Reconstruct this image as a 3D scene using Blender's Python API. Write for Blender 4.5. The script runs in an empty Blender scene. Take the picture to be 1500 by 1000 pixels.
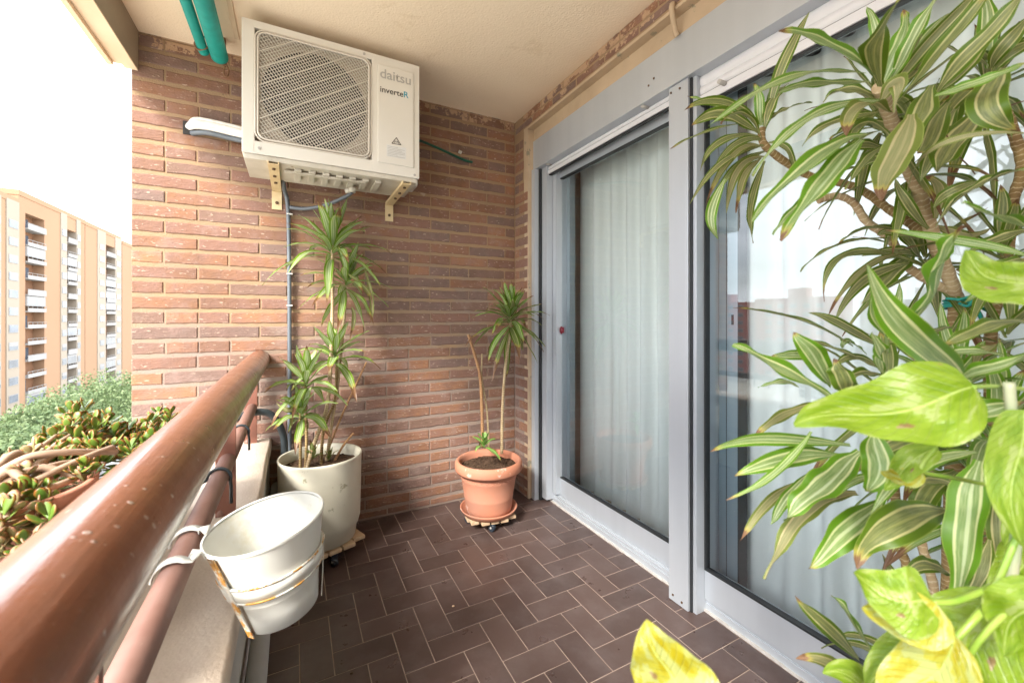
import bpy, bmesh, math, random
from mathutils import Vector, Matrix, noise
random.seed(7)
R = math.radians
sc = bpy.context.scene
COL = sc.collection
V = Vector
# ------------------------------------------------------------------ measured camera (1500 x 1000 px survey)
F, CY, YAW, H = 611.3, 464.6, .481, 1.19
SN, CS = math.sin(YAW), math.cos(YAW)
CAM = V((0, 0, H))
def ray(u, v):
    x = (u-750)/F
    return V((SN+x*CS, CS-x*SN, (CY-v)/F))
def P(u, v, ax, val):                      # point of a surveyed pixel on the plane X/Y/Z = val
    k = 'XYZ'.index(ax); q = ray(u, v); return CAM+q*((val-CAM[k])/q[k])
def Q(u, v, D): return CAM+ray(u, v)*D     # ... at distance D

# ------------------------------------------------------------------ materials
def nodes(name):
    m = bpy.data.materials.new(name); m.use_nodes = True
    nt = m.node_tree; b = nt.nodes['Principled BSDF']
    return m, nt, b
def N(nt, t, **k):
    n = nt.nodes.new(t)
    for a, v in k.items(): setattr(n, a, v)
    return n
def noise_n(nt, scale, detail=4, vec=None, rough=.55):
    n = N(nt, 'ShaderNodeTexNoise'); n.inputs['Scale'].default_value = scale
    n.inputs['Detail'].default_value = detail; n.inputs['Roughness'].default_value = rough
    if vec is not None: nt.links.new(vec, n.inputs['Vector'])
    return n.outputs['Fac']
def ramp(nt, fac, stops, interp='LINEAR'):
    r = N(nt, 'ShaderNodeValToRGB'); r.color_ramp.interpolation = interp
    el = r.color_ramp.elements
    while len(el) < len(stops): el.new(.5)
    for e, (p, c) in zip(el, stops):
        e.position = p; e.color = (*c, 1) if len(c) == 3 else c
    nt.links.new(fac, r.inputs['Fac']); return r.outputs['Color']
def g(x): return (x, x, x)
def mixc(nt, fac, a, b, mode='MIX'):
    m = N(nt, 'ShaderNodeMix', data_type='RGBA', blend_type=mode)
    for s, val in ((m.inputs[0], fac), (m.inputs[6], a), (m.inputs[7], b)):
        if hasattr(val, 'is_output') or isinstance(val, bpy.types.NodeSocket): nt.links.new(val, s)
        elif isinstance(val, (int, float)): s.default_value = val
        else: s.default_value = (*val, 1)
    return m.outputs[2]
def mth(nt, op, a, b=0.0, c=None):
    m = N(nt, 'ShaderNodeMath', operation=op)
    for s, val in zip(m.inputs, (a, b, c)):
        if val is None: continue
        if isinstance(val, bpy.types.NodeSocket): nt.links.new(val, s)
        else: s.default_value = val
    return m.outputs[0]
def bump(nt, b, h, strength=.3, dist=.002):
    n = N(nt, 'ShaderNodeBump'); n.inputs['Strength'].default_value = strength; n.inputs['Distance'].default_value = dist
    nt.links.new(h, n.inputs['Height']); nt.links.new(n.outputs[0], b.inputs['Normal'])
def obj_co(nt, scale=None):
    t = N(nt, 'ShaderNodeNewGeometry').outputs['Position']
    if scale:
        m = N(nt, 'ShaderNodeMapping'); m.inputs['Scale'].default_value = scale
        nt.links.new(t, m.inputs['Vector']); t = m.outputs[0]
    return t
def mat(name, c1, c2=None, rough=.5, metal=0, vs=4, bs=0, bstr=.3, bd=.001, spots=None, stretch=None, spec=.5):
    m, nt, b = nodes(name); co = obj_co(nt, stretch)
    c2 = c2 or tuple(x*.8 for x in c1)
    col = ramp(nt, noise_n(nt, vs, 6, co), [(.3, c1), (.7, c2)])
    if spots:                                     # (colour, scale, threshold)
        for (sc_, scl, th) in spots:
            f = ramp(nt, noise_n(nt, scl, 5, co, .7), [(th, g(0)), (th+.04, g(1))])
            col = mixc(nt, f, col, sc_)
    nt.links.new(col, b.inputs['Base Color'])
    b.inputs['Roughness'].default_value = rough; b.inputs['Metallic'].default_value = metal
    b.inputs['Specular IOR Level'].default_value = spec
    if bs: bump(nt, b, noise_n(nt, bs, 6, co), bstr, bd)
    return m
M = {}
M['ceiling'] = mat('ceiling_plaster', (.92, .77, .60), (.85, .69, .51), .9, vs=1.3, bs=110, bstr=.8, bd=.004, spots=[((.80, .64, .46), 2.3, .60), ((.70, .55, .38), 30, .76)], spec=.2)
M['beam'] = mat('beam_paint', (.38, .30, .22), (.30, .24, .18), .9, vs=4, bs=90, bstr=.3, spec=.2)
M['beam_cream'] = mat('beam_cream', (.75, .60, .44), (.68, .52, .36), .9, vs=5, bs=90, spots=[((.42, .30, .2), 7, .68)], spec=.2)
M['lintel'] = mat('lintel_plaster', (.56, .43, .30), (.46, .35, .24), .85, vs=6, bs=60, spots=[((.30, .27, .2), 9, .62)], spec=.2)
M['alu'] = mat('brushed_aluminium_paint', (.52, .555, .60), (.47, .505, .55), .38, metal=.35, vs=9, bs=60, bstr=.05, stretch=(1, 1, .04))
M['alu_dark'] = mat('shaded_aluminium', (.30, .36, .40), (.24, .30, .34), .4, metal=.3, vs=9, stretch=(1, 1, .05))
M['shutter'] = mat('shutter_slats', (.70, .70, .73), (.64, .64, .67), .45, vs=6)
M['gasket'] = mat('black_gasket', (.012, .014, .016), (.02, .022, .025), .5)
M['sealant'] = mat('old_sealant', (.55, .53, .50), (.40, .38, .36), .8, vs=30, bs=60)
M['concrete'] = mat('parapet_concrete', (.62, .53, .44), (.52, .43, .35), .92, vs=7, bs=120, bstr=.7, bd=.003, spots=[((.24, .20, .16), 55, .70), ((.66, .60, .52), 20, .66)], spec=.2)
M['concrete_face'] = mat('parapet_paint', (.50, .47, .43), (.40, .37, .34), .85, vs=5, bs=90, bstr=.4, spots=[((.22, .2, .17), 11, .68)], spec=.2)
M['acwhite'] = mat('ac_case', (.74, .71, .65), (.70, .67, .60), .38, vs=3, bs=200, bstr=.02)
M['acunder'] = mat('ac_base', (.62, .58, .50), (.48, .44, .36), .5, vs=8, spots=[((.30, .22, .14), 14, .68)])
M['grille'] = mat('ac_grille', (.66, .61, .54), (.60, .55, .47), .45)
M['dark'] = mat('dark_cavity', (.02, .018, .016), (.035, .03, .028), .7)
M['fan'] = mat('fan_plastic', (.04, .034, .03), (.03, .025, .022), .5)
M['acunder_dark'] = mat('ac_fins', (.52, .44, .36), (.42, .35, .28), .6)
M['bracket'] = mat('bracket_paint', (.74, .60, .36), (.66, .50, .28), .5, vs=14, spots=[((.35, .18, .06), 24, .68)])
M['bolt'] = mat('rusty_bolt', (.10, .07, .05), (.18, .10, .05), .6, metal=.5, vs=90)
M['logo_grey'] = mat('logo_grey', (.47, .45, .42), None, .5)
M['logo_black'] = mat('logo_black', (.06, .05, .045), None, .5)
M['logo_blue'] = mat('logo_blue', (.04, .38, .52), None, .5)
M['sticker'] = mat('sticker', (.72, .72, .70), None, .5)
M['hose_grey'] = mat('grey_conduit', (.13, .15, .17), (.10, .115, .135), .45, vs=12)
M['hose_black'] = mat('black_hose', (.035, .045, .05), (.025, .03, .035), .4, vs=12)
M['insul'] = mat('white_pipe_wrap', (.78, .76, .72), (.62, .58, .52), .6, vs=30, bs=90, bstr=.4)
M['green_cable'] = mat('green_cable', (.01, .10, .06), (.012, .07, .05), .5)
M['awning'] = mat('teal_awning_fabric', (.0, .26, .22), (.0, .21, .18), .6, vs=30, bs=400, bstr=.15)
M['rustmetal'] = mat('rusty_metal', (.16, .08, .04), (.28, .16, .09), .7, metal=.4, vs=40, bs=200)
M['potplastic'] = mat('weathered_white_pot', (.66, .63, .52), (.56, .53, .42), .5, vs=5, bs=30, bstr=.1, spots=[((.34, .32, .22), 11, .65), ((.42, .43, .40), 30, .70)])
M['soil'] = mat('potting_soil', (.045, .028, .018), (.12, .075, .05), .95, vs=90, bs=120, bstr=1, bd=.01, spec=.1)
M['terracotta'] = mat('terracotta', (.50, .20, .115), (.44, .215, .15), .8, vs=5, bs=200, bstr=.15, spots=[((.62, .40, .32), 7, .62)], spec=.25)
M['wood'] = mat('raw_pine', (.62, .46, .30), (.48, .33, .20), .8, vs=20, bs=60, stretch=(1, 8, 1))
M['caster'] = mat('black_caster', (.02, .028, .04), (.03, .04, .055), .35)
M['grey_pipe'] = mat('grey_pvc', (.32, .32, .32), (.26, .26, .26), .5, vs=8)
M['rail_highlight'] = mat('rail_highlight_strip', (.66, .64, .58), (.5, .46, .40), .5, vs=18)
M['bark'] = None
M['orange_wall'] = mat('tower_orange', (.32, .20, .125), (.30, .185, .115), .9, vs=.05, spec=.1)
M['cream_wall'] = mat('tower_cream', (.31, .265, .215), (.29, .25, .20), .9, vs=.05, spec=.1)
M['white_wall'] = mat('tower_white', (.30, .295, .29), (.27, .265, .26), .8, vs=.1, spec=.1)
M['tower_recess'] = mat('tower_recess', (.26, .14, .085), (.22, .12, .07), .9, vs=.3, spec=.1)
M['red_brick'] = mat('red_facade', (.42, .13, .10), (.36, .11, .09), .9, vs=.1, spec=.1)
M['far_glass'] = mat('far_window_glass', (.05, .07, .10), (.12, .15, .19), .15, vs=.4)
M['ground'] = mat('street_ground', (.50, .46, .40), (.42, .40, .33), .95, vs=.05, spec=.1)
M['slat'] = mat('grey_slats', (.50, .52, .54), (.38, .40, .43), .6, vs=6)
M['twine'] = mat('green_twine', (.02, .28, .22), (.01, .2, .16), .7)
M['red'] = mat('red_plastic', (.22, .012, .03), None, .35)

def brick_mat():
    m, nt, b = nodes('brick'); geo = N(nt, 'ShaderNodeNewGeometry')
    base = ramp(nt, geo.outputs['Random Per Island'], [(0, (.215, .115, .074)), (.16, (.265, .135, .078)), (.33, (.20, .125, .092)), (.5, (.29, .148, .086)), (.62, (.19, .13, .108)), (.78, (.24, .13, .092)), (.94, (.33, .165, .09)), (1, (.225, .145, .115))], 'CONSTANT')
    co = geo.outputs['Position']
    col = mixc(nt, ramp(nt, noise_n(nt, 14, 6, co), [(.35, g(0)), (.75, g(.8))]), base, (.25, .15, .125))
    vo = N(nt, 'ShaderNodeTexNoise'); vo.inputs['Scale'].default_value = 75; vo.inputs['Detail'].default_value = 2
    mp = N(nt, 'ShaderNodeMapping'); mp.inputs['Rotation'].default_value = (0, R(35), 0); mp.inputs['Scale'].default_value = (.55, 1, 1.7)
    nt.links.new(co, mp.inputs['Vector']); nt.links.new(mp.outputs[0], vo.inputs['Vector'])
    fl = ramp(nt, vo.outputs['Fac'], [(.66, g(0)), (.70, g(.75))])
    col = mixc(nt, fl, col, (.50, .38, .30))
    eff = ramp(nt, noise_n(nt, 5, 5, co, .7), [(.56, g(0)), (.75, g(.5))])
    col = mixc(nt, eff, col, (.36, .28, .25))
    sx = N(nt, 'ShaderNodeSeparateXYZ'); nt.links.new(co, sx.inputs[0])
    dk = ramp(nt, noise_n(nt, 2.2, 7, co, .7), [(.50, g(0)), (.68, g(.55))]); col = mixc(nt, dk, col, (.12, .075, .055))
    tp = mth(nt, 'MULTIPLY', ramp(nt, mth(nt, 'ADD', sx.outputs['Z'], mth(nt, 'MULTIPLY', sx.outputs['X'], -.12)), [(.0, g(0)), (1, g(1))]), 1)
    pl = mth(nt, 'ADD', mth(nt, 'MULTIPLY', mth(nt, 'SUBTRACT', sx.outputs['Z'], 2.42), 1.6), noise_n(nt, 12, 6, co, .7)); plm = ramp(nt, pl, [(.64, g(0)), (.68, g(.85))])
    col = mixc(nt, plm, col, (.50, .34, .22))
    nt.links.new(col, b.inputs['Base Color']); b.inputs['Roughness'].default_value = .85
    b.inputs['Specular IOR Level'].default_value = .25
    h = mth(nt, 'ADD', noise_n(nt, 120, 6, co), mth(nt, 'MULTIPLY', vo.outputs['Fac'], 1.4)); bump(nt, b, h, .7, .003)
    return m
M['brick'] = brick_mat()
M['mortar'] = 0
def _mort(): return mat('mortar', (.36, .24, .145), (.30, .21, .135), .95, vs=3, bs=150, bstr=.9, bd=.003, spots=[((.20, .14, .095), 18, .66), ((.48, .38, .29), 8, .66)], spec=.15)
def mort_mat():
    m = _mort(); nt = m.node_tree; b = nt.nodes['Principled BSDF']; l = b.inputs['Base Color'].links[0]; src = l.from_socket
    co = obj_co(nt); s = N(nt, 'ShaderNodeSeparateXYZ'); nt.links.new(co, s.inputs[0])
    f = ramp(nt, mth(nt, 'ADD', mth(nt, 'MULTIPLY', s.outputs['Z'], -.45), mth(nt, 'ADD', noise_n(nt, 3, 5, co), .42)), [(.30, g(0)), (.62, g(.8))])  # greyer low down: bluish sky ambient painted into the mortar colour
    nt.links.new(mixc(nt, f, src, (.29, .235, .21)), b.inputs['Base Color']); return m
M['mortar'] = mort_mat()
def tile_mat():
    m, nt, b = nodes('floor_tile'); geo = N(nt, 'ShaderNodeNewGeometry'); co = geo.outputs['Position']
    base = ramp(nt, geo.outputs['Random Per Island'], [(0, (.062, .040, .035)), (.5, (.077, .049, .043)), (1, (.094, .061, .053))])
    col = mixc(nt, ramp(nt, noise_n(nt, 6, 6, co, .65), [(.46, g(0)), (.74, g(.42))]), base, (.17, .135, .13))
    col = mixc(nt, ramp(nt, noise_n(nt, 55, 5, co, .7), [(.68, g(0)), (.74, g(.5))]), col, (.22, .17, .14))
    nt.links.new(col, b.inputs['Base Color'])
    nt.links.new(ramp(nt, noise_n(nt, 9, 5, co), [(.3, g(.25)), (.7, g(.46))]), b.inputs['Roughness'])
    b.inputs['Specular IOR Level'].default_value = .5
    bump(nt, b, noise_n(nt, 35, 5, co), .12, .002); return m
M['tile'] = tile_mat()
M['grout'] = mat('grout', (.44, .35, .29), (.27, .20, .16), .95, vs=12, spec=.1)
def rail_mat():
    m, nt, b = nodes('brown_rail_paint'); co = obj_co(nt)
    col = ramp(nt, noise_n(nt, 5, 6, co), [(.3, (.23, .080, .036)), (.7, (.185, .064, .032))])
    sp = N(nt, 'ShaderNodeTexVoronoi'); sp.inputs['Scale'].default_value = 60; nt.links.new(co, sp.inputs['Vector'])
    f = ramp(nt, sp.outputs['Distance'], [(.13, g(1)), (.20, g(0))])
    f = mth(nt, 'MULTIPLY', f, ramp(nt, noise_n(nt, 9, 3, co), [(.5, g(0)), (.56, g(1))]))
    col = mixc(nt, f, col, (.42, .32, .27))
    xyz = N(nt, 'ShaderNodeSeparateXYZ'); nt.links.new(co, xyz.inputs[0])
    al = mth(nt, 'MULTIPLY', ramp(nt, mth(nt, 'MULTIPLY', xyz.outputs['Y'], .4), [(.45, g(0)), (.75, g(1))]), ramp(nt, noise_n(nt, 14, 6, co, .75), [(.44, g(0)), (.56, g(.8))]))
    low = ramp(nt, mth(nt, 'MULTIPLY', mth(nt, 'SUBTRACT', xyz.outputs['Z'], .9), 10), [(.45, g(1)), (.85, g(0))])
    col = mixc(nt, mth(nt, 'MULTIPLY', al, low), col, (.16, .20, .06))
    col = mixc(nt, ramp(nt, noise_n(nt, 160, 4, co, .7), [(.66, g(0)), (.71, g(.6))]), col, (.45, .36, .30))
    col = mixc(nt, ramp(nt, noise_n(nt, 26, 6, co, .75), [(.66, g(0)), (.70, g(.7))]), col, (.09, .035, .02))
    nt.links.new(col, b.inputs['Base Color'])
    nt.links.new(ramp(nt, noise_n(nt, 20, 5, co), [(.3, g(.26)), (.7, g(.42))]), b.inputs['Roughness'])
    col2 = None; br_ = noise_n(nt, 30, 5, obj_co(nt, (6, .35, 6)))
    h = mth(nt, 'ADD', mth(nt, 'ADD', noise_n(nt, 40, 5, co), mth(nt, 'MULTIPLY', br_, .8)), mth(nt, 'MULTIPLY', f, 1.2)); bump(nt, b, h, .5, .0018)
    b.inputs['Coat Weight'].default_value = .6; b.inputs['Coat Roughness'].default_value = .16
    return m
M['rail'] = rail_mat()
M['rod'] = mat('brown_rod_paint', (.21, .105, .078), (.25, .14, .11), .55, vs=14, bs=90, bstr=.4, spots=[((.42, .33, .28), 60, .68), ((.10, .05, .03), 18, .68)])
M['post'] = mat('brown_post_paint', (.22, .085, .055), (.19, .075, .05), .5, vs=10, bs=80, bstr=.2, spots=[((.4, .3, .24), 40, .72)])
def bucket_mat(name, th, inner=False):
    m, nt, b = nodes(name); co = obj_co(nt)
    col = ramp(nt, noise_n(nt, 7, 5, co), [(.3, (.70, .70, .66)), (.7, (.64, .64, .59))])
    stain = ramp(nt, noise_n(nt, 10, 6, co, .7), [(.5, g(0)), (.72, g(.75))])
    col = mixc(nt, stain, col, (.52, .46, .28) if inner else (.58, .58, .52))
    f = ramp(nt, noise_n(nt, 24, 6, co, .75), [(th, g(0)), (th+.05, g(1))])
    rc = ramp(nt, noise_n(nt, 60, 4, co), [(.35, (.42, .16, .03)), (.65, (.62, .33, .05))])
    col = mixc(nt, f, col, rc)
    nt.links.new(col, b.inputs['Base Color']); b.inputs['Roughness'].default_value = .38
    bump(nt, b, noise_n(nt, 25, 4, co), .12, .003); return m
M['bucket'] = bucket_mat('white_enamel', .78)
M['bucket_in'] = bucket_mat('white_enamel_stained', .74, True)
M['strap'] = bucket_mat('white_strap', .62)
M['rust_edge'] = bucket_mat('rusty_edge', .47)
def glass_mat():
    m, nt, b = nodes('window_glass'); nt.nodes.remove(b)
    out = nt.nodes['Material Output']
    tr = N(nt, 'ShaderNodeBsdfTransparent'); tr.inputs[0].default_value = (.93, .975, .975, 1)
    gl = N(nt, 'ShaderNodeBsdfGlossy'); gl.inputs['Roughness'].default_value = 0
    gl.inputs['Color'].default_value = (.95, .98, 1, 1)
    fr = N(nt, 'ShaderNodeFresnel'); fr.inputs['IOR'].default_value = 1.5
    f = mth(nt, 'MINIMUM', mth(nt, 'MULTIPLY', fr.outputs[0], 2.3), 1)
    mx = N(nt, 'ShaderNodeMixShader'); nt.links.new(f, mx.inputs[0])
    nt.links.new(tr.outputs[0], mx.inputs[1]); nt.links.new(gl.outputs[0], mx.inputs[2]); nt.links.new(mx.outputs[0], out.inputs[0])
    return m
M['glass'] = glass_mat()
def curtain_mat():
    m, nt, b = nodes('sheer_curtain'); out = nt.nodes['Material Output']; co = obj_co(nt)
    wv = N(nt, 'ShaderNodeTexWave', wave_type='BANDS', bands_direction='Z'); wv.inputs['Scale'].default_value = 90; wv.inputs['Distortion'].default_value = 2.5
    nt.links.new(co, wv.inputs['Vector'])
    c = mixc(nt, mth(nt, 'MULTIPLY', wv.outputs['Fac'], .25), (.86, .87, .845), (.79, .80, .785))
    nt.links.new(c, b.inputs['Base Color']); b.inputs['Roughness'].default_value = .95; b.inputs['Specular IOR Level'].default_value = .05
    tl = N(nt, 'ShaderNodeBsdfTranslucent'); nt.links.new(c, tl.inputs[0])
    mx = N(nt, 'ShaderNodeMixShader'); mx.inputs[0].default_value = .04
    nt.links.new(b.outputs[0], mx.inputs[1]); nt.links.new(tl.outputs[0], mx.inputs[2]); nt.links.new(mx.outputs[0], out.inputs[0])
    return m
M['curtain'] = curtain_mat()

def leaf_out(nt, b, col, tl=.35):
    out = nt.nodes['Material Output']; nt.links.new(col, b.inputs['Base Color'])
    t = N(nt, 'ShaderNodeBsdfTranslucent'); nt.links.new(col, t.inputs[0])
    mx = N(nt, 'ShaderNodeMixShader'); mx.inputs[0].default_value = tl
    nt.links.new(b.outputs[0], mx.inputs[1]); nt.links.new(t.outputs[0], mx.inputs[2]); nt.links.new(mx.outputs[0], out.inputs[0])
def drac_mat(name, green, grey, cream, centre, brown=.12, rough=.38, off=.02):
    m, nt, b = nodes(name); uv = N(nt, 'ShaderNodeUVMap'); uv.uv_map = 'UVMap'
    s = N(nt, 'ShaderNodeSeparateXYZ'); nt.links.new(uv.outputs[0], s.inputs[0])
    geo = N(nt, 'ShaderNodeNewGeometry'); rnd = geo.outputs['Random Per Island']
    cb = N(nt, 'ShaderNodeCombineXYZ'); nt.links.new(s.outputs[0], cb.inputs[0]); nt.links.new(mth(nt, 'MULTIPLY', s.outputs[1], .25), cb.inputs[1]); nt.links.new(mth(nt, 'MULTIPLY', rnd, 50), cb.inputs[2])
    n1 = noise_n(nt, 5, 3, cb.outputs[0]); n2 = noise_n(nt, 26, 3, cb.outputs[0])
    a = mth(nt, 'MULTIPLY', mth(nt, 'ABSOLUTE', mth(nt, 'SUBTRACT', s.outputs[0], .5)), 2)
    a = mth(nt, 'ADD', a, mth(nt, 'MULTIPLY', mth(nt, 'SUBTRACT', n1, .5), .35))
    col = ramp(nt, a, [(0, centre), (.05, centre), (.09, grey), (.43, grey), (.465, cream), (.56, cream), (.60, green), (1, green)])
    fine = ramp(nt, n2, [(.42, g(0)), (.62, g(.75))])
    inner = ramp(nt, a, [(.5, g(1)), (.62, g(0))])
    col = mixc(nt, mth(nt, 'MULTIPLY', fine, mth(nt, 'MULTIPLY', inner, .42)), col, cream)
    edge = ramp(nt, mth(nt, 'MULTIPLY', mth(nt, 'ABSOLUTE', mth(nt, 'SUBTRACT', s.outputs[0], .5)), 2), [(.93, g(0)), (.97, g(.5))])
    col = mixc(nt, edge, col, (.42, .48, .12))
    hue = mixc(nt, ramp(nt, rnd, [(.2, g(0)), (1, g(.35))]), col, tuple(x*1.0 for x in green), 'MIX')
    tip = mth(nt, 'ADD', mth(nt, 'ADD', s.outputs[1], off), mth(nt, 'MULTIPLY', mth(nt, 'SUBTRACT', rnd, .62), brown*2))
    tip = mth(nt, 'ADD', tip, mth(nt, 'MULTIPLY', mth(nt, 'SUBTRACT', n1, .5), .22))
    f = ramp(nt, tip, [(.94, g(0)), (.965, g(1))])
    bc = ramp(nt, n2, [(.38, (.11, .045, .02)), (.56, (.24, .125, .06)), (.72, (.40, .28, .17))])
    ye = ramp(nt, tip, [(.88, g(0)), (.95, g(.7))])
    col = mixc(nt, ye, hue, (.50, .40, .08))
    col = mixc(nt, f, col, bc)
    b.inputs['Roughness'].default_value = rough; b.inputs['Specular IOR Level'].default_value = .45
    bump(nt, b, n2, .35, .0012)
    leaf_out(nt, b, col); return m
M['leaf_bright'] = drac_mat('variegated_leaf_bright', (.115, .26, .012), (.20, .30, .10), (.66, .69, .36), (.56, .64, .38), .24)
M['leaf_lemon'] = drac_mat('variegated_leaf_lemon', (.15, .27, .018), (.24, .33, .14), (.56, .60, .34), (.56, .62, .42), .25)
M['leaf_olive'] = drac_mat('variegated_leaf_olive', (.10, .175, .012), (.17, .20, .075), (.60, .56, .27), (.30, .32, .11), .30, .4, .05)
M['leaf_dry'] = drac_mat('variegated_leaf_dry', (.15, .19, .03), (.25, .25, .11), (.50, .42, .22), (.36, .33, .16), .5, .6, .12)
M['leaf_young'] = drac_mat('variegated_leaf_young', (.12, .32, .02), (.16, .36, .06), (.6, .68, .35), (.3, .45, .15), .1)
def pothos_mat(name, c1, c2, c3, th=.5):
    m, nt, b = nodes(name); uv = N(nt, 'ShaderNodeUVMap'); uv.uv_map = 'UVMap'
    mp = N(nt, 'ShaderNodeMapping'); mp.inputs['Scale'].default_value = (1, .7, 1); mp.inputs['Rotation'].default_value = (0, 0, .5); nt.links.new(uv.outputs[0], mp.inputs[0])
    geo = N(nt, 'ShaderNodeNewGeometry'); av = N(nt, 'ShaderNodeVectorMath', operation='ADD'); cb = N(nt, 'ShaderNodeCombineXYZ')
    nt.links.new(mth(nt, 'MULTIPLY', geo.outputs['Random Per Island'], 40), cb.inputs[2]); nt.links.new(mp.outputs[0], av.inputs[0]); nt.links.new(cb.outputs[0], av.inputs[1])
    n1 = noise_n(nt, 4.5, 6, av.outputs[0], .6); n2 = noise_n(nt, 11, 5, av.outputs[0])
    col = ramp(nt, n1, [(.40, c1), (th-.03, c2), (th+.01, c2), (th+.03, c3), (.8, c3)])
    br = ramp(nt, noise_n(nt, 2.6, 4, av.outputs[0], .7), [(.66, g(0)), (.69, g(.85))])
    col = mixc(nt, br, col, ramp(nt, n2, [(.4, (.25, .13, .07)), (.6, (.48, .33, .23))]))
    s = N(nt, 'ShaderNodeSeparateXYZ'); nt.links.new(uv.outputs[0], s.inputs[0])
    mid = ramp(nt, mth(nt, 'ABSOLUTE', mth(nt, 'SUBTRACT', s.outputs[0], .5)), [(.006, g(.8)), (.02, g(0))])
    col = mixc(nt, mid, col, (.55, .68, .2))
    vv = mth(nt, 'FRACT', mth(nt, 'MULTIPLY', mth(nt, 'SUBTRACT', s.outputs[1], mth(nt, 'MULTIPLY', mth(nt, 'ABSOLUTE', mth(nt, 'SUBTRACT', s.outputs[0], .5)), .55)), 13))
    vn = ramp(nt, vv, [(0, g(1)), (.12, g(0)), (.88, g(0)), (1, g(1))])
    col = mixc(nt, mth(nt, 'MULTIPLY', vn, .16), col, (.40, .52, .16))
    b.inputs['Roughness'].default_value = .27; bump(nt, b, mth(nt, 'ADD', mth(nt, 'MULTIPLY', n1, 1.5), mth(nt, 'MULTIPLY', vn, -.35)), .5, .004)
    leaf_out(nt, b, col, .45); return m
M['pothos'] = pothos_mat('pothos_leaf', (.17, .29, .012), (.26, .38, .035), (.37, .46, .13), .56)
M['pothos_yellow'] = pothos_mat('pothos_leaf_yellow', (.40, .34, .015), (.44, .42, .05), (.46, .49, .16), .5)
M['pothos_stem'] = mat('pothos_stem', (.14, .27, .025), (.26, .33, .06), .4, vs=30)
M['pothos_old_stem'] = mat('pothos_old_stem', (.22, .30, .16), (.40, .38, .26), .6, vs=30, bs=60)
def bark(name, c1, c2, ring):
    m, nt, b = nodes(name); uv = N(nt, 'ShaderNodeUVMap'); uv.uv_map = 'UVMap'
    s = N(nt, 'ShaderNodeSeparateXYZ'); nt.links.new(uv.outputs[0], s.inputs[0])
    co = obj_co(nt); n = noise_n(nt, 60, 4, co)
    w = mth(nt, 'FRACT', mth(nt, 'ADD', mth(nt, 'MULTIPLY', s.outputs[1], 90), mth(nt, 'MULTIPLY', n, 1.6)))
    f = ramp(nt, w, [(.0, g(1)), (.16, g(0)), (.9, g(0)), (1, g(1))])
    col = mixc(nt, f, ramp(nt, noise_n(nt, 18, 4, co), [(.35, c1), (.65, c2)]), ring)
    nt.links.new(col, b.inputs['Base Color']); b.inputs['Roughness'].default_value = .8
    bump(nt, b, f, .5, .0015); return m
M['bark'] = bark('cane_bark', (.30, .20, .075), (.20, .12, .045), (.52, .42, .25))
M['bark_pale'] = bark('pale_cane_bark', (.46, .35, .20), (.34, .23, .12), (.62, .52, .36))
M['bark_dry'] = bark('dry_cane_bark', (.36, .19, .08), (.26, .13, .06), (.46, .30, .17))
def jade_mat(name, c1, c2, red):
    m, nt, b = nodes(name); uv = N(nt, 'ShaderNodeUVMap'); uv.uv_map = 'UVMap'
    s = N(nt, 'ShaderNodeSeparateXYZ'); nt.links.new(uv.outputs[0], s.inputs[0]); geo = N(nt, 'ShaderNodeNewGeometry')
    col = ramp(nt, geo.outputs['Random Per Island'], [(0, c1), (1, c2)])
    e = ramp(nt, mth(nt, 'ADD', mth(nt, 'MULTIPLY', mth(nt, 'ABSOLUTE', mth(nt, 'SUBTRACT', s.outputs[0], .5)), 1.1), mth(nt, 'MULTIPLY', s.outputs[1], .55)), [(.62, g(0)), (.95, g(.9))])
    col = mixc(nt, e, col, red)
    nt.links.new(col, b.inputs['Base Color']); b.inputs['Roughness'].default_value = .35
    b.inputs['Subsurface Weight'].default_value = 0; return m
M['jade_green'] = jade_mat('jade_leaf_green', (.08, .17, .02), (.17, .25, .035), (.30, .08, .02))
M['jade_pale'] = jade_mat('jade_leaf_pale', (.30, .24, .10), (.24, .26, .12), (.40, .17, .10))
M['jade_stem'] = mat('jade_stem', (.48, .34, .24), (.36, .24, .16), .8, vs=25, bs=80)
def tree_mat():
    m, nt, b = nodes('tree_foliage'); geo = N(nt, 'ShaderNodeNewGeometry')
    col = ramp(nt, geo.outputs['Random Per Island'], [(0, (.075, .12, .045)), (.5, (.125, .18, .07)), (1, (.19, .24, .11))])
    b.inputs['Roughness'].default_value = .7; leaf_out(nt, b, col, .3); return m
M['foliage'] = tree_mat()
M['trunk'] = mat('tree_trunk', (.12, .08, .05), (.08, .055, .035), .9)
M['room'] = mat('room_wall', (.35, .31, .26), (.30, .27, .23), .9)

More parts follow.
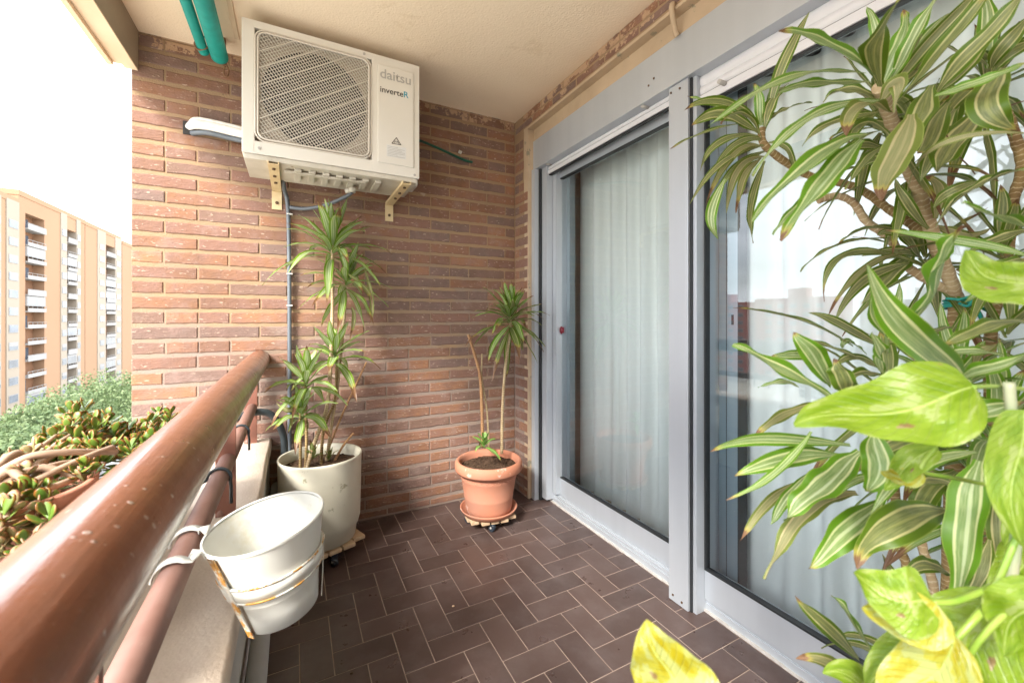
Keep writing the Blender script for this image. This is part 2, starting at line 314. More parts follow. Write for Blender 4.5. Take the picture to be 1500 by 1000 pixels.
# ------------------------------------------------------------------ geometry helpers
def wloc(o):
    p = V((0, 0, 0))
    while o is not None: p = p+o.location; o = o.parent
    return p
def tag(o, label=None, cat=None, group=None, kind=None):
    if label: o['label'] = label
    if cat: o['category'] = cat
    if group: o['group'] = group
    if kind: o['kind'] = kind
    return o
def thing(name, loc, label, cat, group=None):
    o = bpy.data.objects.new(name, None); o.location = loc; o.empty_display_size = .1; COL.objects.link(o)
    return tag(o, label, cat, group)
class MB:
    def __init__(s): s.v = []; s.f = []; s.uv = []; s.mi = []; s.sm = []; s.cur = 0
    def face(s, idx, uv=None, smooth=False):
        s.f.append(tuple(idx)); s.uv.append(uv or [(0, 0)]*len(idx)); s.mi.append(s.cur); s.sm.append(smooth)
    def add(s, vs): k = len(s.v); s.v.extend(V(a) for a in vs); return k
    def box(s, x0, x1, y0, y1, z0, z1, bev=0, rot=None, piv=None):
        bm = bmesh.new(); bmesh.ops.create_cube(bm, size=1)
        c = V(((x0+x1)/2, (y0+y1)/2, (z0+z1)/2))
        for v in bm.verts: v.co = V((v.co.x*(x1-x0), v.co.y*(y1-y0), v.co.z*(z1-z0)))
        if bev: bmesh.ops.bevel(bm, geom=list(bm.edges), offset=bev, segments=2, affect='EDGES', profile=.7)
        for v in bm.verts:
            v.co = v.co+c
            if rot is not None:
                p = V(piv) if piv is not None else c
                v.co = rot @ (v.co-p)+p
        s.bm(bm, bool(bev) and False)
    def bm(s, bm, smooth=False):
        k = s.add([v.co.copy() for v in bm.verts]); bm.verts.index_update()
        for f in bm.faces: s.face([k+v.index for v in f.verts], None, smooth)
        bm.free()
    def tube(s, pts, r, n=10, cap=True, closed=False):
        pts = [V(p) for p in pts]; m = len(pts)
        rs = r if isinstance(r, (list, tuple)) else [r]*m
        up = V((0, 0, 1)); L = 0; k0 = len(s.v); prev = None; Ls = []
        for i, p in enumerate(pts):
            if closed: t = pts[(i+1) % m]-pts[i-1]
            else: t = pts[min(i+1, m-1)]-pts[max(i-1, 0)]
            t = t.normalized() if t.length > 1e-9 else up
            if prev is None:
                a = t.cross(up)
                if a.length < .1: a = t.cross(V((1, 0, 0)))
                a.normalize()
            else:
                a = (prev-t*prev.dot(t)).normalized()
            prev = a; b = t.cross(a)
            if i: L += (p-pts[i-1]).length
            Ls.append(L)
            for j in range(n):
                th = 2*math.pi*j/n; s.v.append(p+(a*math.cos(th)+b*math.sin(th))*rs[i])
        for i in range(m if closed else m-1):
            i2 = (i+1) % m
            for j in range(n):
                j2 = (j+1) % n
                s.face([k0+i*n+j, k0+i*n+j2, k0+i2*n+j2, k0+i2*n+j], [(j/n, Ls[i]), ((j+1)/n, Ls[i]), ((j+1)/n, Ls[i2]), (j/n, Ls[i2])], True)
        if cap and not closed:
            s.face([k0+j for j in range(n)][::-1]); s.face([k0+(m-1)*n+j for j in range(n)])
    def lathe(s, prof, c, n=48, axis=V((0, 0, 1)), jit=0):
        c = V(c); q = V((0, 0, 1)).rotation_difference(V(axis)); k0 = len(s.v); m = len(prof)
        for (r, z) in prof:
            for j in range(n):
                th = 2*math.pi*j/n
                s.v.append(c+q @ V((r*math.cos(th), r*math.sin(th), z)))
        for i in range(m-1):
            for j in range(n):
                j2 = (j+1) % n
                s.face([k0+i*n+j, k0+i*n+j2, k0+(i+1)*n+j2, k0+(i+1)*n+j], [(j/n, i/m)]*4, True)
    def disc(s, c, r, n=32, axis=V((0, 0, 1)), jit=0):
        q = V((0, 0, 1)).rotation_difference(V(axis)); k = s.add([V(c)+q @ V((r*math.cos(2*math.pi*j/n), r*math.sin(2*math.pi*j/n), 0)) for j in range(n)])
        s.face([k+j for j in range(n)])
    def ball(s, c, r, sx=1, sy=1, sz=1, sub=1):
        bm = bmesh.new(); bmesh.ops.create_icosphere(bm, subdivisions=sub, radius=r)
        for v in bm.verts: v.co = V((v.co.x*sx, v.co.y*sy, v.co.z*sz))+V(c)
        s.bm(bm, True)
    def leaf(s, P0, Pm, P1, w, face, n=12, fold=.22, rip=.04, prof=None, twist=0, taper=.3):
        P0, Pm, P1 = V(P0), V(Pm), V(P1); C = Pm*2-(P0+P1)*.5; face = V(face).normalized()
        ph = random.uniform(0, 6.3); ph2 = random.uniform(0, 6.3); fr = random.uniform(14, 22); k0 = len(s.v); us = (-1, -.55, 0, .55, 1)
        wb = random.uniform(-.05, .05)
        for i in range(n+1):
            t = i/n; c = P0*(1-t)**2+C*2*t*(1-t)+P1*t*t
            T = ((C-P0)*(1-t)+(P1-C)*t)
            T = T.normalized() if T.length > 1e-9 else (P1-P0).normalized()
            fc = face
            if twist: fc = Matrix.Rotation(twist*t, 3, T) @ face
            S = T.cross(fc)
            if S.length < .05: S = T.cross(V((.3, .5, .8)))
            S.normalize(); Nn = S.cross(T)
            if prof: pw = prof(t)
            else: pw = max(taper*(1-t)**.7*.9, math.sin(math.pi*min(1, t**.85*1.0))**.85) if t < 1 else .02
            pw *= 1+wb*math.sin(9*t+ph)
            hw = w*.5*pw
            c = c+Nn*w*.10*math.sin(5*t+ph)*(t*(1-t)*4)+S*w*.12*math.sin(4*t+ph2)*(t*(1-t)*4)
            for u in us:
                rr = rip*w*math.sin(fr*t+ph+(0 if u > 0 else 2.1))*abs(u)**2 * min(1, 4*t)
                s.v.append(c+S*(u*hw)+Nn*(fold*abs(u)*hw+rr))
        for i in range(n):
            for j in range(4):
                a = k0+i*5+j
                s.face([a, a+1, a+6, a+5], [((us[j]+1)/2, i/n), ((us[j+1]+1)/2, i/n), ((us[j+1]+1)/2, (i+1)/n), ((us[j]+1)/2, (i+1)/n)], True)
    def build(s, name, m, parent=None, loc=None):
        base = wloc(parent) if parent is not None else (V(loc) if loc is not None else V((0, 0, 0)))
        me = bpy.data.meshes.new(name); me.from_pydata([v-base for v in s.v], [], s.f)
        ul = me.uv_layers.new(name='UVMap')
        flat = [c for f in s.uv for p in f for c in p]; ul.data.foreach_set('uv', flat)
        for x in (m if isinstance(m, (list, tuple)) else [m]): me.materials.append(M[x] if isinstance(x, str) else x)
        me.polygons.foreach_set('material_index', s.mi); me.polygons.foreach_set('use_smooth', s.sm)
        me.update()
        o = bpy.data.objects.new(name, me); COL.objects.link(o)
        if parent is not None: o.parent = parent
        elif loc is not None: o.location = loc
        return o
def smooth_path(pts, k=6):
    pts = [V(p) for p in pts]; out = []
    for i in range(len(pts)-1):
        p0 = pts[max(i-1, 0)]; p1 = pts[i]; p2 = pts[i+1]; p3 = pts[min(i+2, len(pts)-1)]
        for j in range(k):
            t = j/k; out.append(.5*((2*p1)+(p2-p0)*t+(2*p0-5*p1+4*p2-p3)*t*t+(3*p1-p0-3*p2+p3)*t**3))
    out.append(pts[-1]); return out

YW = 2.565; ZC = 2.54; XW = 1.36; YB = -1.7
# ------------------------------------------------------------------ floor (herringbone 2:1 tiles over grout)
fl = MB(); fl.cur = 1
k = fl.add([(-.11, YB, -.0018), (1.62, YB, -.0018), (1.62, YW+.05, -.0018), (-.11, YW+.05, -.0018)]); fl.face([k, k+1, k+2, k+3])
fl.cur = 0
A = .1039; TX, TY = .640, 1.504; x0b, x1b, y0b, y1b = -.108, 1.58, YB, YW+.04
def tile(i0, j0, wi, hj):
    gp = .00145; a0, a1 = TX+A*i0+gp, TX+A*(i0+wi)-gp; b0, b1 = TY+A*j0+gp, TY+A*(j0+hj)-gp
    a0, a1, b0, b1 = max(a0, x0b), min(a1, x1b), max(b0, y0b), min(b1, y1b)
    if a1-a0 < .004 or b1-b0 < .004: return
    dz = random.uniform(-.0004, .0004); e = .0012
    k = fl.add([(a0, b0, -.0017), (a1, b0, -.0017), (a1, b1, -.0017), (a0, b1, -.0017), (a0+e, b0+e, dz), (a1-e, b0+e, dz), (a1-e, b1-e, dz), (a0+e, b1-e, dz)])
    fl.face([k+4, k+5, k+6, k+7])
    for q in range(4): fl.face([k+q, k+(q+1) % 4, k+4+(q+1) % 4, k+4+q])
for kk in range(-40, 40):
    for mm in range(-30, 30):
        tile(-2+kk+2*mm, kk-2*mm, 1, 2); tile(-2+kk+2*mm, -1+kk-2*mm, 2, 1)
tag(fl.build('floor', ['tile', 'grout']), kind='structure')
mb = MB(); mb.box(-.6, 1.9, YB-.3, YW+.3, -.25, -.004); tag(mb.build('floor_slab', 'concrete_face'), kind='structure')

# ------------------------------------------------------------------ ceiling and upper slab edge
mb = MB(); mb.box(-.655, 1.9, YB-.3, YW+.3, ZC, ZC+.25)
tag(mb.build('ceiling', 'ceiling'), kind='structure')
b = thing('slab_edge_beam', (-.7, 1, 2.36), 'grey brown and cream beam along the outer edge of the ceiling', 'beam')
mb = MB(); mb.cur = 0
mb.box(-.70, -.652, YB-.3, YW-.002, 2.357, ZC+.2)
mb.cur = 1; mb.box(-.745, -.7005, YB-.3, YW-.03, 2.353, 2.9); mb.build('inner_face', ['beam', 'beam_cream'], b)
mb = MB(); mb.box(-.7015, -.653, YB-.3, YW-.004, 2.351, 2.3568)
mb.box(-.752, -.730, YB-.3, YW-.04, 2.335, 2.352, .003); mb.build('drip_edge', 'beam_cream', b)

# ------------------------------------------------------------------ brick walls
def brick(mb, o, ex, ez, nrm, L, Hh):
    """one slightly uneven brick; o = lower left of its face, ex/ez = unit axes on the face, nrm = outward"""
    nx = max(2, int(L/.028)); j = .0021; d = random.uniform(-.0012, .0012)
    pts = []
    for i in range(nx+1): pts.append((L*i/nx, random.uniform(-j, j)))
    for i in range(nx+1): pts.append((L-L*i/nx, Hh+random.uniform(-j, j)))
    c = (L/2, Hh/2); n = len(pts); ch = .003
    outer = [o+ex*a+ez*b_-nrm*.012 for a, b_ in pts]
    mid = [o+ex*a+ez*b_+nrm*(d-.0022) for a, b_ in pts]
    inn = [o+ex*(a+(ch if a < c[0] else -ch)*(1 if (a < .001 or a > L-.001) else 0))+ez*(b_+(ch if b_ < c[1] else -ch))+nrm*d for a, b_ in pts]
    k = mb.add(outer+mid+inn)
    for r_ in (0, 1):
        for q in range(n):
            q2 = (q+1) % n; mb.face([k+r_*n+q, k+r_*n+q2, k+(r_+1)*n+q2, k+(r_+1)*n+q], None, False)
    mb.face([k+2*n+q for q in range(n)])
PITCH = .0731; BH = .0525; ZT0 = 1.1406
def courses(): 
    kk = -16
    while ZT0+kk*PITCH-BH < ZC+.02:
        zt = ZT0+kk*PITCH; yield kk, zt-BH, zt; kk += 1
w = thing('brick_wall', (.33, YW, 0), 'brown brick wall with thick beige mortar at the end of the balcony', 'wall')
mb = MB(); XL = -.678
for kk, z0, z1 in courses():
    if z1 < .02: continue
    z0c, z1c = max(z0, .012), min(z1, ZC-.004)
    off = -.556 if kk % 2 else -.424
    jx = off-.263*3+random.uniform(-.006, .006)
    while jx < XW:
        a, b_ = max(jx+.004, XL), min(jx+.259, XW-.001)
        # the wall is broken into shorter bricks here and there
        cuts = [a, b_]
        if random.random() < .12 and b_-a > .2: cuts = [a, (a+b_)/2-.003, None, (a+b_)/2+.003, b_]
        segs = [(a, b_)] if len(cuts) == 2 else [(cuts[0], cuts[1]), (cuts[3], cuts[4])]
        hole = kk == 13 and False
        for s0, s1 in segs:
            if s1-s0 > .012: brick(mb, V((s0, YW, z0c)), V((1, 0, 0)), V((0, 0, 1)), V((0, -1, 0)), s1-s0, z1c-z0c)
        jx += .263
bw = mb.build('bricks', 'brick', w)
mb = MB(); mb.box(XL, XW+.01, YW+.0042, YW+.24, -.2, ZC-.001)
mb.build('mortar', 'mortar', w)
w2 = thing('brick_surround', (XW, 2.5, 0), 'narrow brick return with plastered lintel framing the glass doors', 'wall')
mb = MB(); YJ = 2.438
for kk, z0, z1 in courses():
    if z1 < .02: continue
    z0c, z1c = max(z0, .012), min(z1, ZC-.004)
    if z1 < 2.44:
        w_ = .045 if kk % 2 else .0
        if w_: (brick(mb, V((XW, YW-.006, z0c)), V((0, -1, 0)), V((0, 0, 1)), V((-1, 0, 0)), .052, z1c-z0c), brick(mb, V((XW, YW-.064, z0c)), V((0, -1, 0)), V((0, 0, 1)), V((-1, 0, 0)), (.112 if z1 < 2.05 else .06)+random.uniform(-.006, .002), z1c-z0c))
        else: brick(mb, V((XW, YW-.006, z0c)), V((0, -1, 0)), V((0, 0, 1)), V((-1, 0, 0)), (.174 if z1 < 2.05 else .112)+random.uniform(-.008, .002), z1c-z0c)
zz = 2.452
for r_ in range(1):
    y = YW-.01-.12*r_
    while y > YB:
        brick(mb, V((XW, y, 2.452)), V((0, -1, 0)), V((0, 0, 1)), V((-1, 0, 0)), .225, .036); y -= .235
    y = YW-.12
    while y > YB:
        brick(mb, V((XW, y, 2.499)), V((0, -1, 0)), V((0, 0, 1)), V((-1, 0, 0)), .225, .038); y -= .235
mb.build('bricks', 'brick', w2)
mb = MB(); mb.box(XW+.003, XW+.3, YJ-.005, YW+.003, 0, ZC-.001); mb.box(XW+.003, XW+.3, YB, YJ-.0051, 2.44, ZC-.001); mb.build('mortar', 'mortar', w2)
mb = MB()
mb.box(XW-.002, XW+.2, YB, YJ-.006, 2.425, 2.4395)           # thin bed under the bricks
mb.box(XW+.045, XW+.2, YB, YJ-.0062, 2.33, 2.4248)          # upright strip over the shutter box
mb.box(XW-.001, XW+.2, YJ-.058, YJ-.0063, 2.02, 2.4246, .001); mb.box(XW+.0028, XW+.2, YJ-.058, YJ-.0063, 0, 2.0199)     # plaster jamb
mb.build('plaster_lintel', 'lintel', w2)
# ------------------------------------------------------------------ glazed doors
d = thing('patio_door', (1.45, 1.2, 0), 'silver aluminium sliding patio doors with two glazed openings', 'door')
YJ2 = YJ-.06
mb = MB(); XB = 1.398
mb.box(XB, 1.62, YB, YJ2, 2.158, 2.346, .002); mb.build('shutter_box', 'alu', d)
mb = MB(); 
for (yy, zz) in ((1.36, 2.215), (1.33, 2.232), (1.245, 2.13), (1.20, 2.128), (1.235, .025), (1.19, .02)):
    mb.box((1.394 if zz > 2.15 else 1.404), (1.3995 if zz > 2.15 else 1.409), yy, yy+.007, zz, zz+.007, .001)
mb.build('rivet', 'bolt', d)
mb = MB(); mb.box(1.386, 1.418, 2.338, YJ2, 0, 2.157, .002); mb.box(1.432, 1.60, 2.266, 2.322, .02, 2.157, .002); mb.box(1.478, 1.60, 2.226, 2.2615, .06, 2.13, .003)
mb.build('jamb', 'alu', d)
mb = MB(); mb.box(1.4182, 1.60, 2.3225, 2.372, .0, 2.157); mb.build('jamb_gasket', 'gasket', d)
mb = MB(); mb.box(1.409, 1.50, 1.165, 1.262, .002, 2.157, .002); mb.build('mullion', 'alu', d)
mb = MB(); mb.box(1.42, 1.58, 1.1562, 1.1648, .0, 2.157); mb.build('mullion_gasket', 'gasket', d)
mb = MB(); mb.box(1.428, 1.60, 1.139, 1.156, .0, 2.157, .001); mb.box(1.409, 1.50, -.02, .07, .002, 2.157, .002); mb.build('mullion', 'alu', d)
mb = MB(); mb.box(1.482, 1.62, YB, 2.337, -.001, .032, .003); mb.box(1.488, 1.62, YB, 2.33, .032, .047, .003); mb.box(1.500, 1.505, YB, 2.3, .047, .056); mb.build('sill_track', 'alu', d)
mb = MB()
y = YB
while y < 2.32:
    L = random.uniform(.03, .07); mb.box(1.474-random.uniform(0, .003), 1.483, y, y+L, -.001, random.uniform(.004, .009), .001); y += L-.002
mb.build('sealant_bead', 'sealant', d)
def sash(y0, y1, X, zb=.165, zt=2.075, stile=(.06, .06)):
    m1 = MB(); m1.box(X-.012, X+.03, y0, y1, .05, zb, .003); m1.box(X-.012, X+.03, y0, y1, zt, 2.157, .003)
    m1.box(X-.0115, X+.03, y0, y0+stile[0], zb+.0005, zt-.0005, .003) if stile[0] else None
    m1.box(X-.0115, X+.03, y1-stile[1], y1, zb+.0005, zt-.0005, .003) if stile[1] else None
    s_ = m1.build('sash', 'alu', d)
    a, b_ = y0+stile[0], y1-stile[1]
    m2 = MB(); gx0, gx1 = X-.013, X+.012; q = .007
    m2.box(gx0, gx1, a, b_, zb, zb+q); m2.box(gx0, gx1, a, b_, zt-q, zt); m2.box(gx0, gx1, a, a+q, zb+q, zt-q); m2.box(gx0, gx1, b_-q, b_, zb+q, zt-q)
    m2.build('gasket', 'gasket', s_)
    m3 = MB(); k = m3.add([(X, a, zb), (X, b_, zb), (X, b_, zt), (X, a, zt)]); m3.face([k, k+3, k+2, k+1]); m3.build('pane', 'glass', s_)
    return s_
s1 = sash(1.25, 2.262, 1.522, .163, 2.08, (.0, .0))
mb = MB(); mb.ball((1.512, 2.215, 1.108), .017, .6, .9, 1.5, 2); mb.box(1.514, 1.522, 2.20, 2.23, 1.09, 1.126, .002); mb.build('door_pull', 'red', s1)
s2 = sash(.06, 1.1385, 1.486, .168, 2.062, (.05, 0))
s3 = sash(-1.6, -.02, 1.486, .168, 2.062)
mb = MB()                                  # stiles of the second running sash behind the front pane
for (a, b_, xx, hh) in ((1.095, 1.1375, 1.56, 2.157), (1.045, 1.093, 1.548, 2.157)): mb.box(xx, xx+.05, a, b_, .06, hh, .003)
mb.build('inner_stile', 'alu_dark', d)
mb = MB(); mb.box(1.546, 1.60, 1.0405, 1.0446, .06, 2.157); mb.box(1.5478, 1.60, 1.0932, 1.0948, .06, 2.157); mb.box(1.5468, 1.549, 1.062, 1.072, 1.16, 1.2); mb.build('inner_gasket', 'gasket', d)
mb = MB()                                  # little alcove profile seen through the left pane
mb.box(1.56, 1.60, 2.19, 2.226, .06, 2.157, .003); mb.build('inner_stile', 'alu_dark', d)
def shutter(y0, y1, zbot, slats):
    m1 = MB(); zz = 2.157
    for h_ in slats:
        n = 7; z0 = zz-h_; k = len(m1.v)
        for i in range(n+1):
            t = i/n; x = 1.452-.007*math.sin(math.pi*t)**.7; z = zz-.001-(h_-.002)*t
            m1.v += [V((x, y0, z)), V((x, y1, z))]
        for i in range(n): m1.face([k+2*i, k+2*i+1, k+2*i+3, k+2*i+2], None, True)
        m1.box(1.452, 1.462, y0, y1, z0, zz); zz = z0
    m1.box(1.444, 1.464, y0, y1, zbot, zz-.004, .002)
    s_ = m1.build('shutter', 'shutter', d)
    m2 = MB(); m2.box(1.449, 1.462, y0, y1, zz-.004, zz); m2.box(1.45, 1.47, y0, y1, zbot-.007, zbot); m2.build('shutter_seal', 'gasket', s_)
    return s_
sh1 = shutter(1.263, 2.336, 2.108, (.022,))
sh2 = shutter(-.015, 1.138, 2.045, (.04, .036))
for par, pts in ((sh1, ((944, 156), (803, 240))), (sh2, ((1057, 121),))):
    for (u, v) in pts:
        p = P(u, v, 'X', 1.425); m_ = MB(); m_.tube([(1.446, p.y, p.z), (1.41, p.y, p.z)], [.009, .0085], 12); m_.build('stopper', 'rod' if 0 else 'logo_grey', par)
# curtains
def curtain(y0, y1, X, label, z1=2.14):
    m1 = MB(); n = int((y1-y0)/.006); rows = 16
    ph = [random.uniform(-.8, .8) for _ in range(30)]
    def xo(y, t):
        a = math.sin(y*2*math.pi/.135+.9*math.sin(y*7+1)+.4*math.sin(y*17))
        return .026*math.copysign(abs(a)**.8, a)*(1+.2*math.sin(5*t+y*11))+.012*math.sin(y*6+2)
    for r_ in range(rows+1):
        t = r_/rows
        for i in range(n+1):
            y = y0+(y1-y0)*i/n
            m1.v.append(V((X+xo(y+.004*math.sin(t*6), t), y, .03+(z1-.03)*t)))
    for r_ in range(rows):
        for i in range(n):
            a = r_*(n+1)+i; m1.face([a, a+1, a+n+2, a+n+1], None, True)
    base = V((X, (y0+y1)/2, .03)); o = m1.build('curtain', 'curtain', None, base)
    tag(o, label, 'curtain', 'sheer curtains behind the patio doors')
curtain(1.12, 2.335, 1.735, 'pleated sheer curtain behind the left glass door', 2.42)
curtain(-1.5, 1.11, 1.64, 'pale sheer curtain behind the large right pane and the leafy plant')
rm = thing('living_room', (2.6, .5, 0), 'dim room interior behind the curtained glass doors', 'room')
mb = MB(); mb.box(3.6, 3.7, YB, 2.6, 0, 2.5); mb.box(1.62, 3.7, 2.345, 2.45, 0, 2.5); mb.box(1.62, 3.7, YB-.1, YB, 0, 2.5)
mb.build('wall', 'room', rm); mb = MB(); mb.box(1.621, 3.7, YB, 2.6, 2.5, 2.539); mb.build('room_ceiling', 'room', rm)
mb = MB(); mb.box(1.621, 3.7, YB, 2.6, -.05, .0); mb.build('room_floor', 'wood', rm)
mb = MB(); mb.box(1.621, 1.66, YB, 2.34, 2.17, 2.5); mb.build('pelmet', 'room', rm)
# wall closing the balcony behind the photographer
w3 = thing('end_wall', (.3, YB, 0), 'brick end wall behind the photographer', 'wall')
mb = MB(); mb.box(-.68, 1.7, YB-.2, YB-.001, -.2, ZC); mb.build('wall', 'brick', w3)

# ------------------------------------------------------------------ parapet, rail, rods, posts
pa = thing('parapet', (-.21, 1, 0), 'low rough concrete parapet with a pale speckled top', 'parapet')
mb = MB(); ny = 60; k = 0
prof = [(-.33, -.25), (-.33, .545), (-.322, .552), (-.118, .552), (-.109, .545), (-.107, .50)]
for i in range(ny+1):
    y = YB+(YW-YB)*i/ny
    for (x, z) in prof:
        jx = noise.noise(V((x*8, y*6, z*5)))*.003; mb.v.append(V((x+jx, y, z+noise.noise(V((x*9+5, y*7, 3)))*.002)))
for i in range(ny):
    for j in range(len(prof)-1):
        a = i*len(prof)+j; mb.face([a, a+1, a+len(prof)+1, a+len(prof)], None, j not in (0,))
mb.build('coping', 'concrete', pa)
mb = MB(); mb.box(-.328, -.116, YB, YW-.001, -.2, .502); mb.build('wall', 'concrete_face', pa)
pp = MB(); pp.tube(smooth_path([(-.083, y_, .305+.003*math.sin(y_*3)) for y_ in (-1.5, -.5, .5, 1.2, 2.0, 2.5)], 4), .024, 14)
pipe = pp.build('drain_pipe', 'grey_pipe', None, (-.083, .5, .30)); tag(pipe, 'grey plastic pipe running along the foot of the parapet', 'pipe')
cl = MB()
for y_ in (.93, 1.8): cl.tube([(-.083, y_, .305), (-.083, y_+.02, .305)], .028, 14)
cl.build('clamp', 'hose_black', pipe)
rl = thing('balcony_railing', (-.165, .5, .55), 'brown painted steel railing with a thick round handrail', 'railing')
mb = MB(); pts = [(-.163, YB+.1, .97), (-.163, 0, .97), (-.163, 1.5, .97), (-.163, 2.46, .968), (-.163, YW-.006, .967)]
mb.tube(smooth_path(pts, 8), .049, 40); mb.build('handrail', 'rail', rl)
mb = MB(); mb.box(-.178, -.134, YB+.1, 2.3, .914, .9235, .002); mb.build('underside_highlight', 'rail_highlight', rl)  # added pale strip, draws the bright reflection and worn paint along the rail's lower edge
def post(y):
    m_ = MB(); m_.box(-.223, -.168, y-.006, y+.006, .545, .945, .001); o = m_.build('post', 'post', rl)
    m_ = MB(); m_.ball((-.21, y-.004, .56), .012, 1, .6, 1.5); m_.build('weld', 'rod', o)
for y in (2.49, 1.62, .55, -.5): post(y)
def rod(y0, y1):
    m_ = MB(); m_.tube([(-.19, y0, .731), (-.19, y0+.006, .731), (-.19, (y0+y1)/2, .7305), (-.19, y1-.006, .731), (-.19, y1, .731)], [.017, .0235, .0235, .0235, .017], 20); m_.build('rod', 'rod', rl)
rod(1.627, 2.484); rod(.557, 1.613); rod(-.49, .543)
# ------------------------------------------------------------------ air conditioner
ac = thing('air_conditioner', (.18, 2.3, 1.893), 'cream wall mounted air conditioner outdoor unit with a round fan grille', 'air conditioner')
AX0, AX1, AZ0, AZ1, AY = -.200, .570, 1.900, 2.478, 2.12
gx0, gx1, gz0, gz1 = -.152, .335, 1.955, 2.446
mb = MB(); mb.box(AX0+.001, AX1-.001, AY+.06, AY+.30, AZ0+.001, AZ1-.001, .006)
# front shell as frame around the grille opening
mb.box(AX0, gx0, AY, AY+.066, AZ0, AZ1, .005); mb.box(gx1, AX1, AY+.0002, AY+.066, AZ0+.0002, AZ1-.0002, .005)
mb.box(gx0-.012, gx1+.012, AY+.0006, AY+.066, AZ0+.0005, gz0, .001); mb.box(gx0-.012, gx1+.012, AY+.0006, AY+.066, gz1, AZ1-.0005, .001)
mb.build('case', 'acwhite', ac)
def rrect(x0, x1, z0, z1, r, n=6):
    out = []
    for cx, cz, a0 in ((x1-r, z1-r, 0), (x0+r, z1-r, 90), (x0+r, z0+r, 180), (x1-r, z0+r, 270)):
        for i in range(n+1): a = R(a0+90*i/n); out.append((cx+r*math.cos(a), cz+r*math.sin(a)))
    return out
mb = MB(); rr = rrect(gx0+.012, gx1-.012, gz0+.012, gz1-.012, .035)
mb.tube([(x, AY-.002, z) for x, z in rr], .0045, 8, closed=True)
rr2 = rrect(gx0+.002, gx1-.002, gz0+.002, gz1-.002, .042)
mb.tube([(x, AY-.0, z) for x, z in rr2], .0035, 8, closed=True)
def clip(px, pz, dx, dz, x0, x1, z0, z1):
    t0, t1 = -9, 9
    for p_, d_, a_, b_ in ((px, dx, x0, x1), (pz, dz, z0, z1)):
        if abs(d_) < 1e-6:
            if not a_ < p_ < b_: return None
            continue
        ta, tb = (a_-p_)/d_, (b_-p_)/d_
        if ta > tb: ta, tb = tb, ta
        t0, t1 = max(t0, ta), min(t1, tb)
    return (t0, t1) if t1-t0 > .01 else None
def bars(ang, sp, wd, th, y):
    a = R(ang); dx, dz = math.cos(a), math.sin(a); nx, nz = -dz, dx; cx, cz = (gx0+gx1)/2, (gz0+gz1)/2
    s_ = -.5
    while s_ < .5:
        c = clip(cx+nx*s_, cz+nz*s_, dx, dz, gx0+.014, gx1-.014, gz0+.014, gz1-.014)
        if c:
            p0 = V((cx+nx*s_+dx*c[0], y, cz+nz*s_+dz*c[0])); p1 = V((cx+nx*s_+dx*c[1], y, cz+nz*s_+dz*c[1])); n_ = V((nx, 0, nz))*wd; y_ = V((0, th, 0))
            k = mb.add([p0-n_, p1-n_, p1+n_, p0+n_, p0-n_+y_, p1-n_+y_, p1+n_+y_, p0+n_+y_])
            for f in ((0, 1, 2, 3), (0, 4, 5, 1), (3, 2, 6, 7), (4, 7, 6, 5)): mb.face([k+i for i in f])
        s_ += sp
bars(-52, .0120, .0014, .004, AY-.001); bars(32, .0130, .0009, .003, AY+.003); bars(32, .062, .0017, .005, AY-.003)
mb.build('grille', 'grille', ac)
mb = MB(); mb.box(gx0-.004, gx1+.004, AY+.045, AY+.05, gz0, gz1)
mb.build('heat_exchanger', 'acunder_dark', ac)
mb = MB(); fc = V(((gx0+gx1)/2, AY+.043, (gz0+gz1)/2)); mb.disc(fc, .222, 48, V((0, -1, 0))); mb.build('fan_opening', 'dark', ac)
mb = MB()
for b_ in range(3):
    for i in range(8):
        a0, a1 = R(120*b_+i*9), R(120*b_+i*9+9); y0_, y1_ = AY+.022+.0018*i, AY+.022+.0018*(i+1)
        k = mb.add([fc+V((.05*math.cos(a0), y0_-fc.y, .05*math.sin(a0))), fc+V((.20*math.cos(a0-.25), y0_-fc.y, .20*math.sin(a0-.25))), fc+V((.20*math.cos(a1-.25), y1_-fc.y, .20*math.sin(a1-.25))), fc+V((.05*math.cos(a1), y1_-fc.y, .05*math.sin(a1)))]); mb.face([k, k+1, k+2, k+3], None, True)
mb.tube([fc+V((0, -.024, 0)), fc+V((0, -.002, 0))], .055, 24); mb.build('fan', 'fan', ac)
mb = MB(); mb.box(.362, .540, AY-.006, AY+.004, 1.950, 2.432, .006); pn = mb.build('service_panel', 'acwhite', ac)
def text(s, x, z, width, y, m, parent, name, skew=0):
    cu = bpy.data.curves.new(name, 'FONT'); cu.body = s; cu.size = 1; cu.extrude = .0; cu.offset = .012
    t = bpy.data.objects.new(name, cu); COL.objects.link(t); dg = bpy.context.evaluated_depsgraph_get(); dg.update()
    me = bpy.data.meshes.new_from_object(t.evaluated_get(dg)); bpy.data.objects.remove(t)
    xs = [v.co.x for v in me.vertices]; s_ = width/(max(xs)-min(xs)); x0 = min(xs)
    base = wloc(parent)
    for v in me.vertices: v.co = V((x+(v.co.x-x0)*s_, y, z+v.co.y*s_))-base
    me.materials.clear(); me.materials.append(M[m]); o = bpy.data.objects.new(name, me); COL.objects.link(o); o.parent = parent; return s_
text('daitsu', .374, 2.366, .150, AY-.0068, 'logo_grey', pn, 'lettering')
text('inverte', .374, 2.296, .112, AY-.0068, 'logo_black', pn, 'lettering')
text('R', .489, 2.296, .024, AY-.0068, 'logo_blue', pn, 'lettering')
mb = MB(); mb.box(.405, .500, AY-.0068, AY-.006, 1.985, 2.043); st = mb.build('sticker', 'sticker', pn)
mb = MB()
for i in range(7):
    mb.box(.409, .409+random.choice((.05, .07, .085)), AY-.0073, AY-.0069, 1.989+i*.0076, 1.991+i*.0076)
mb.build('small_print', 'logo_grey', st)
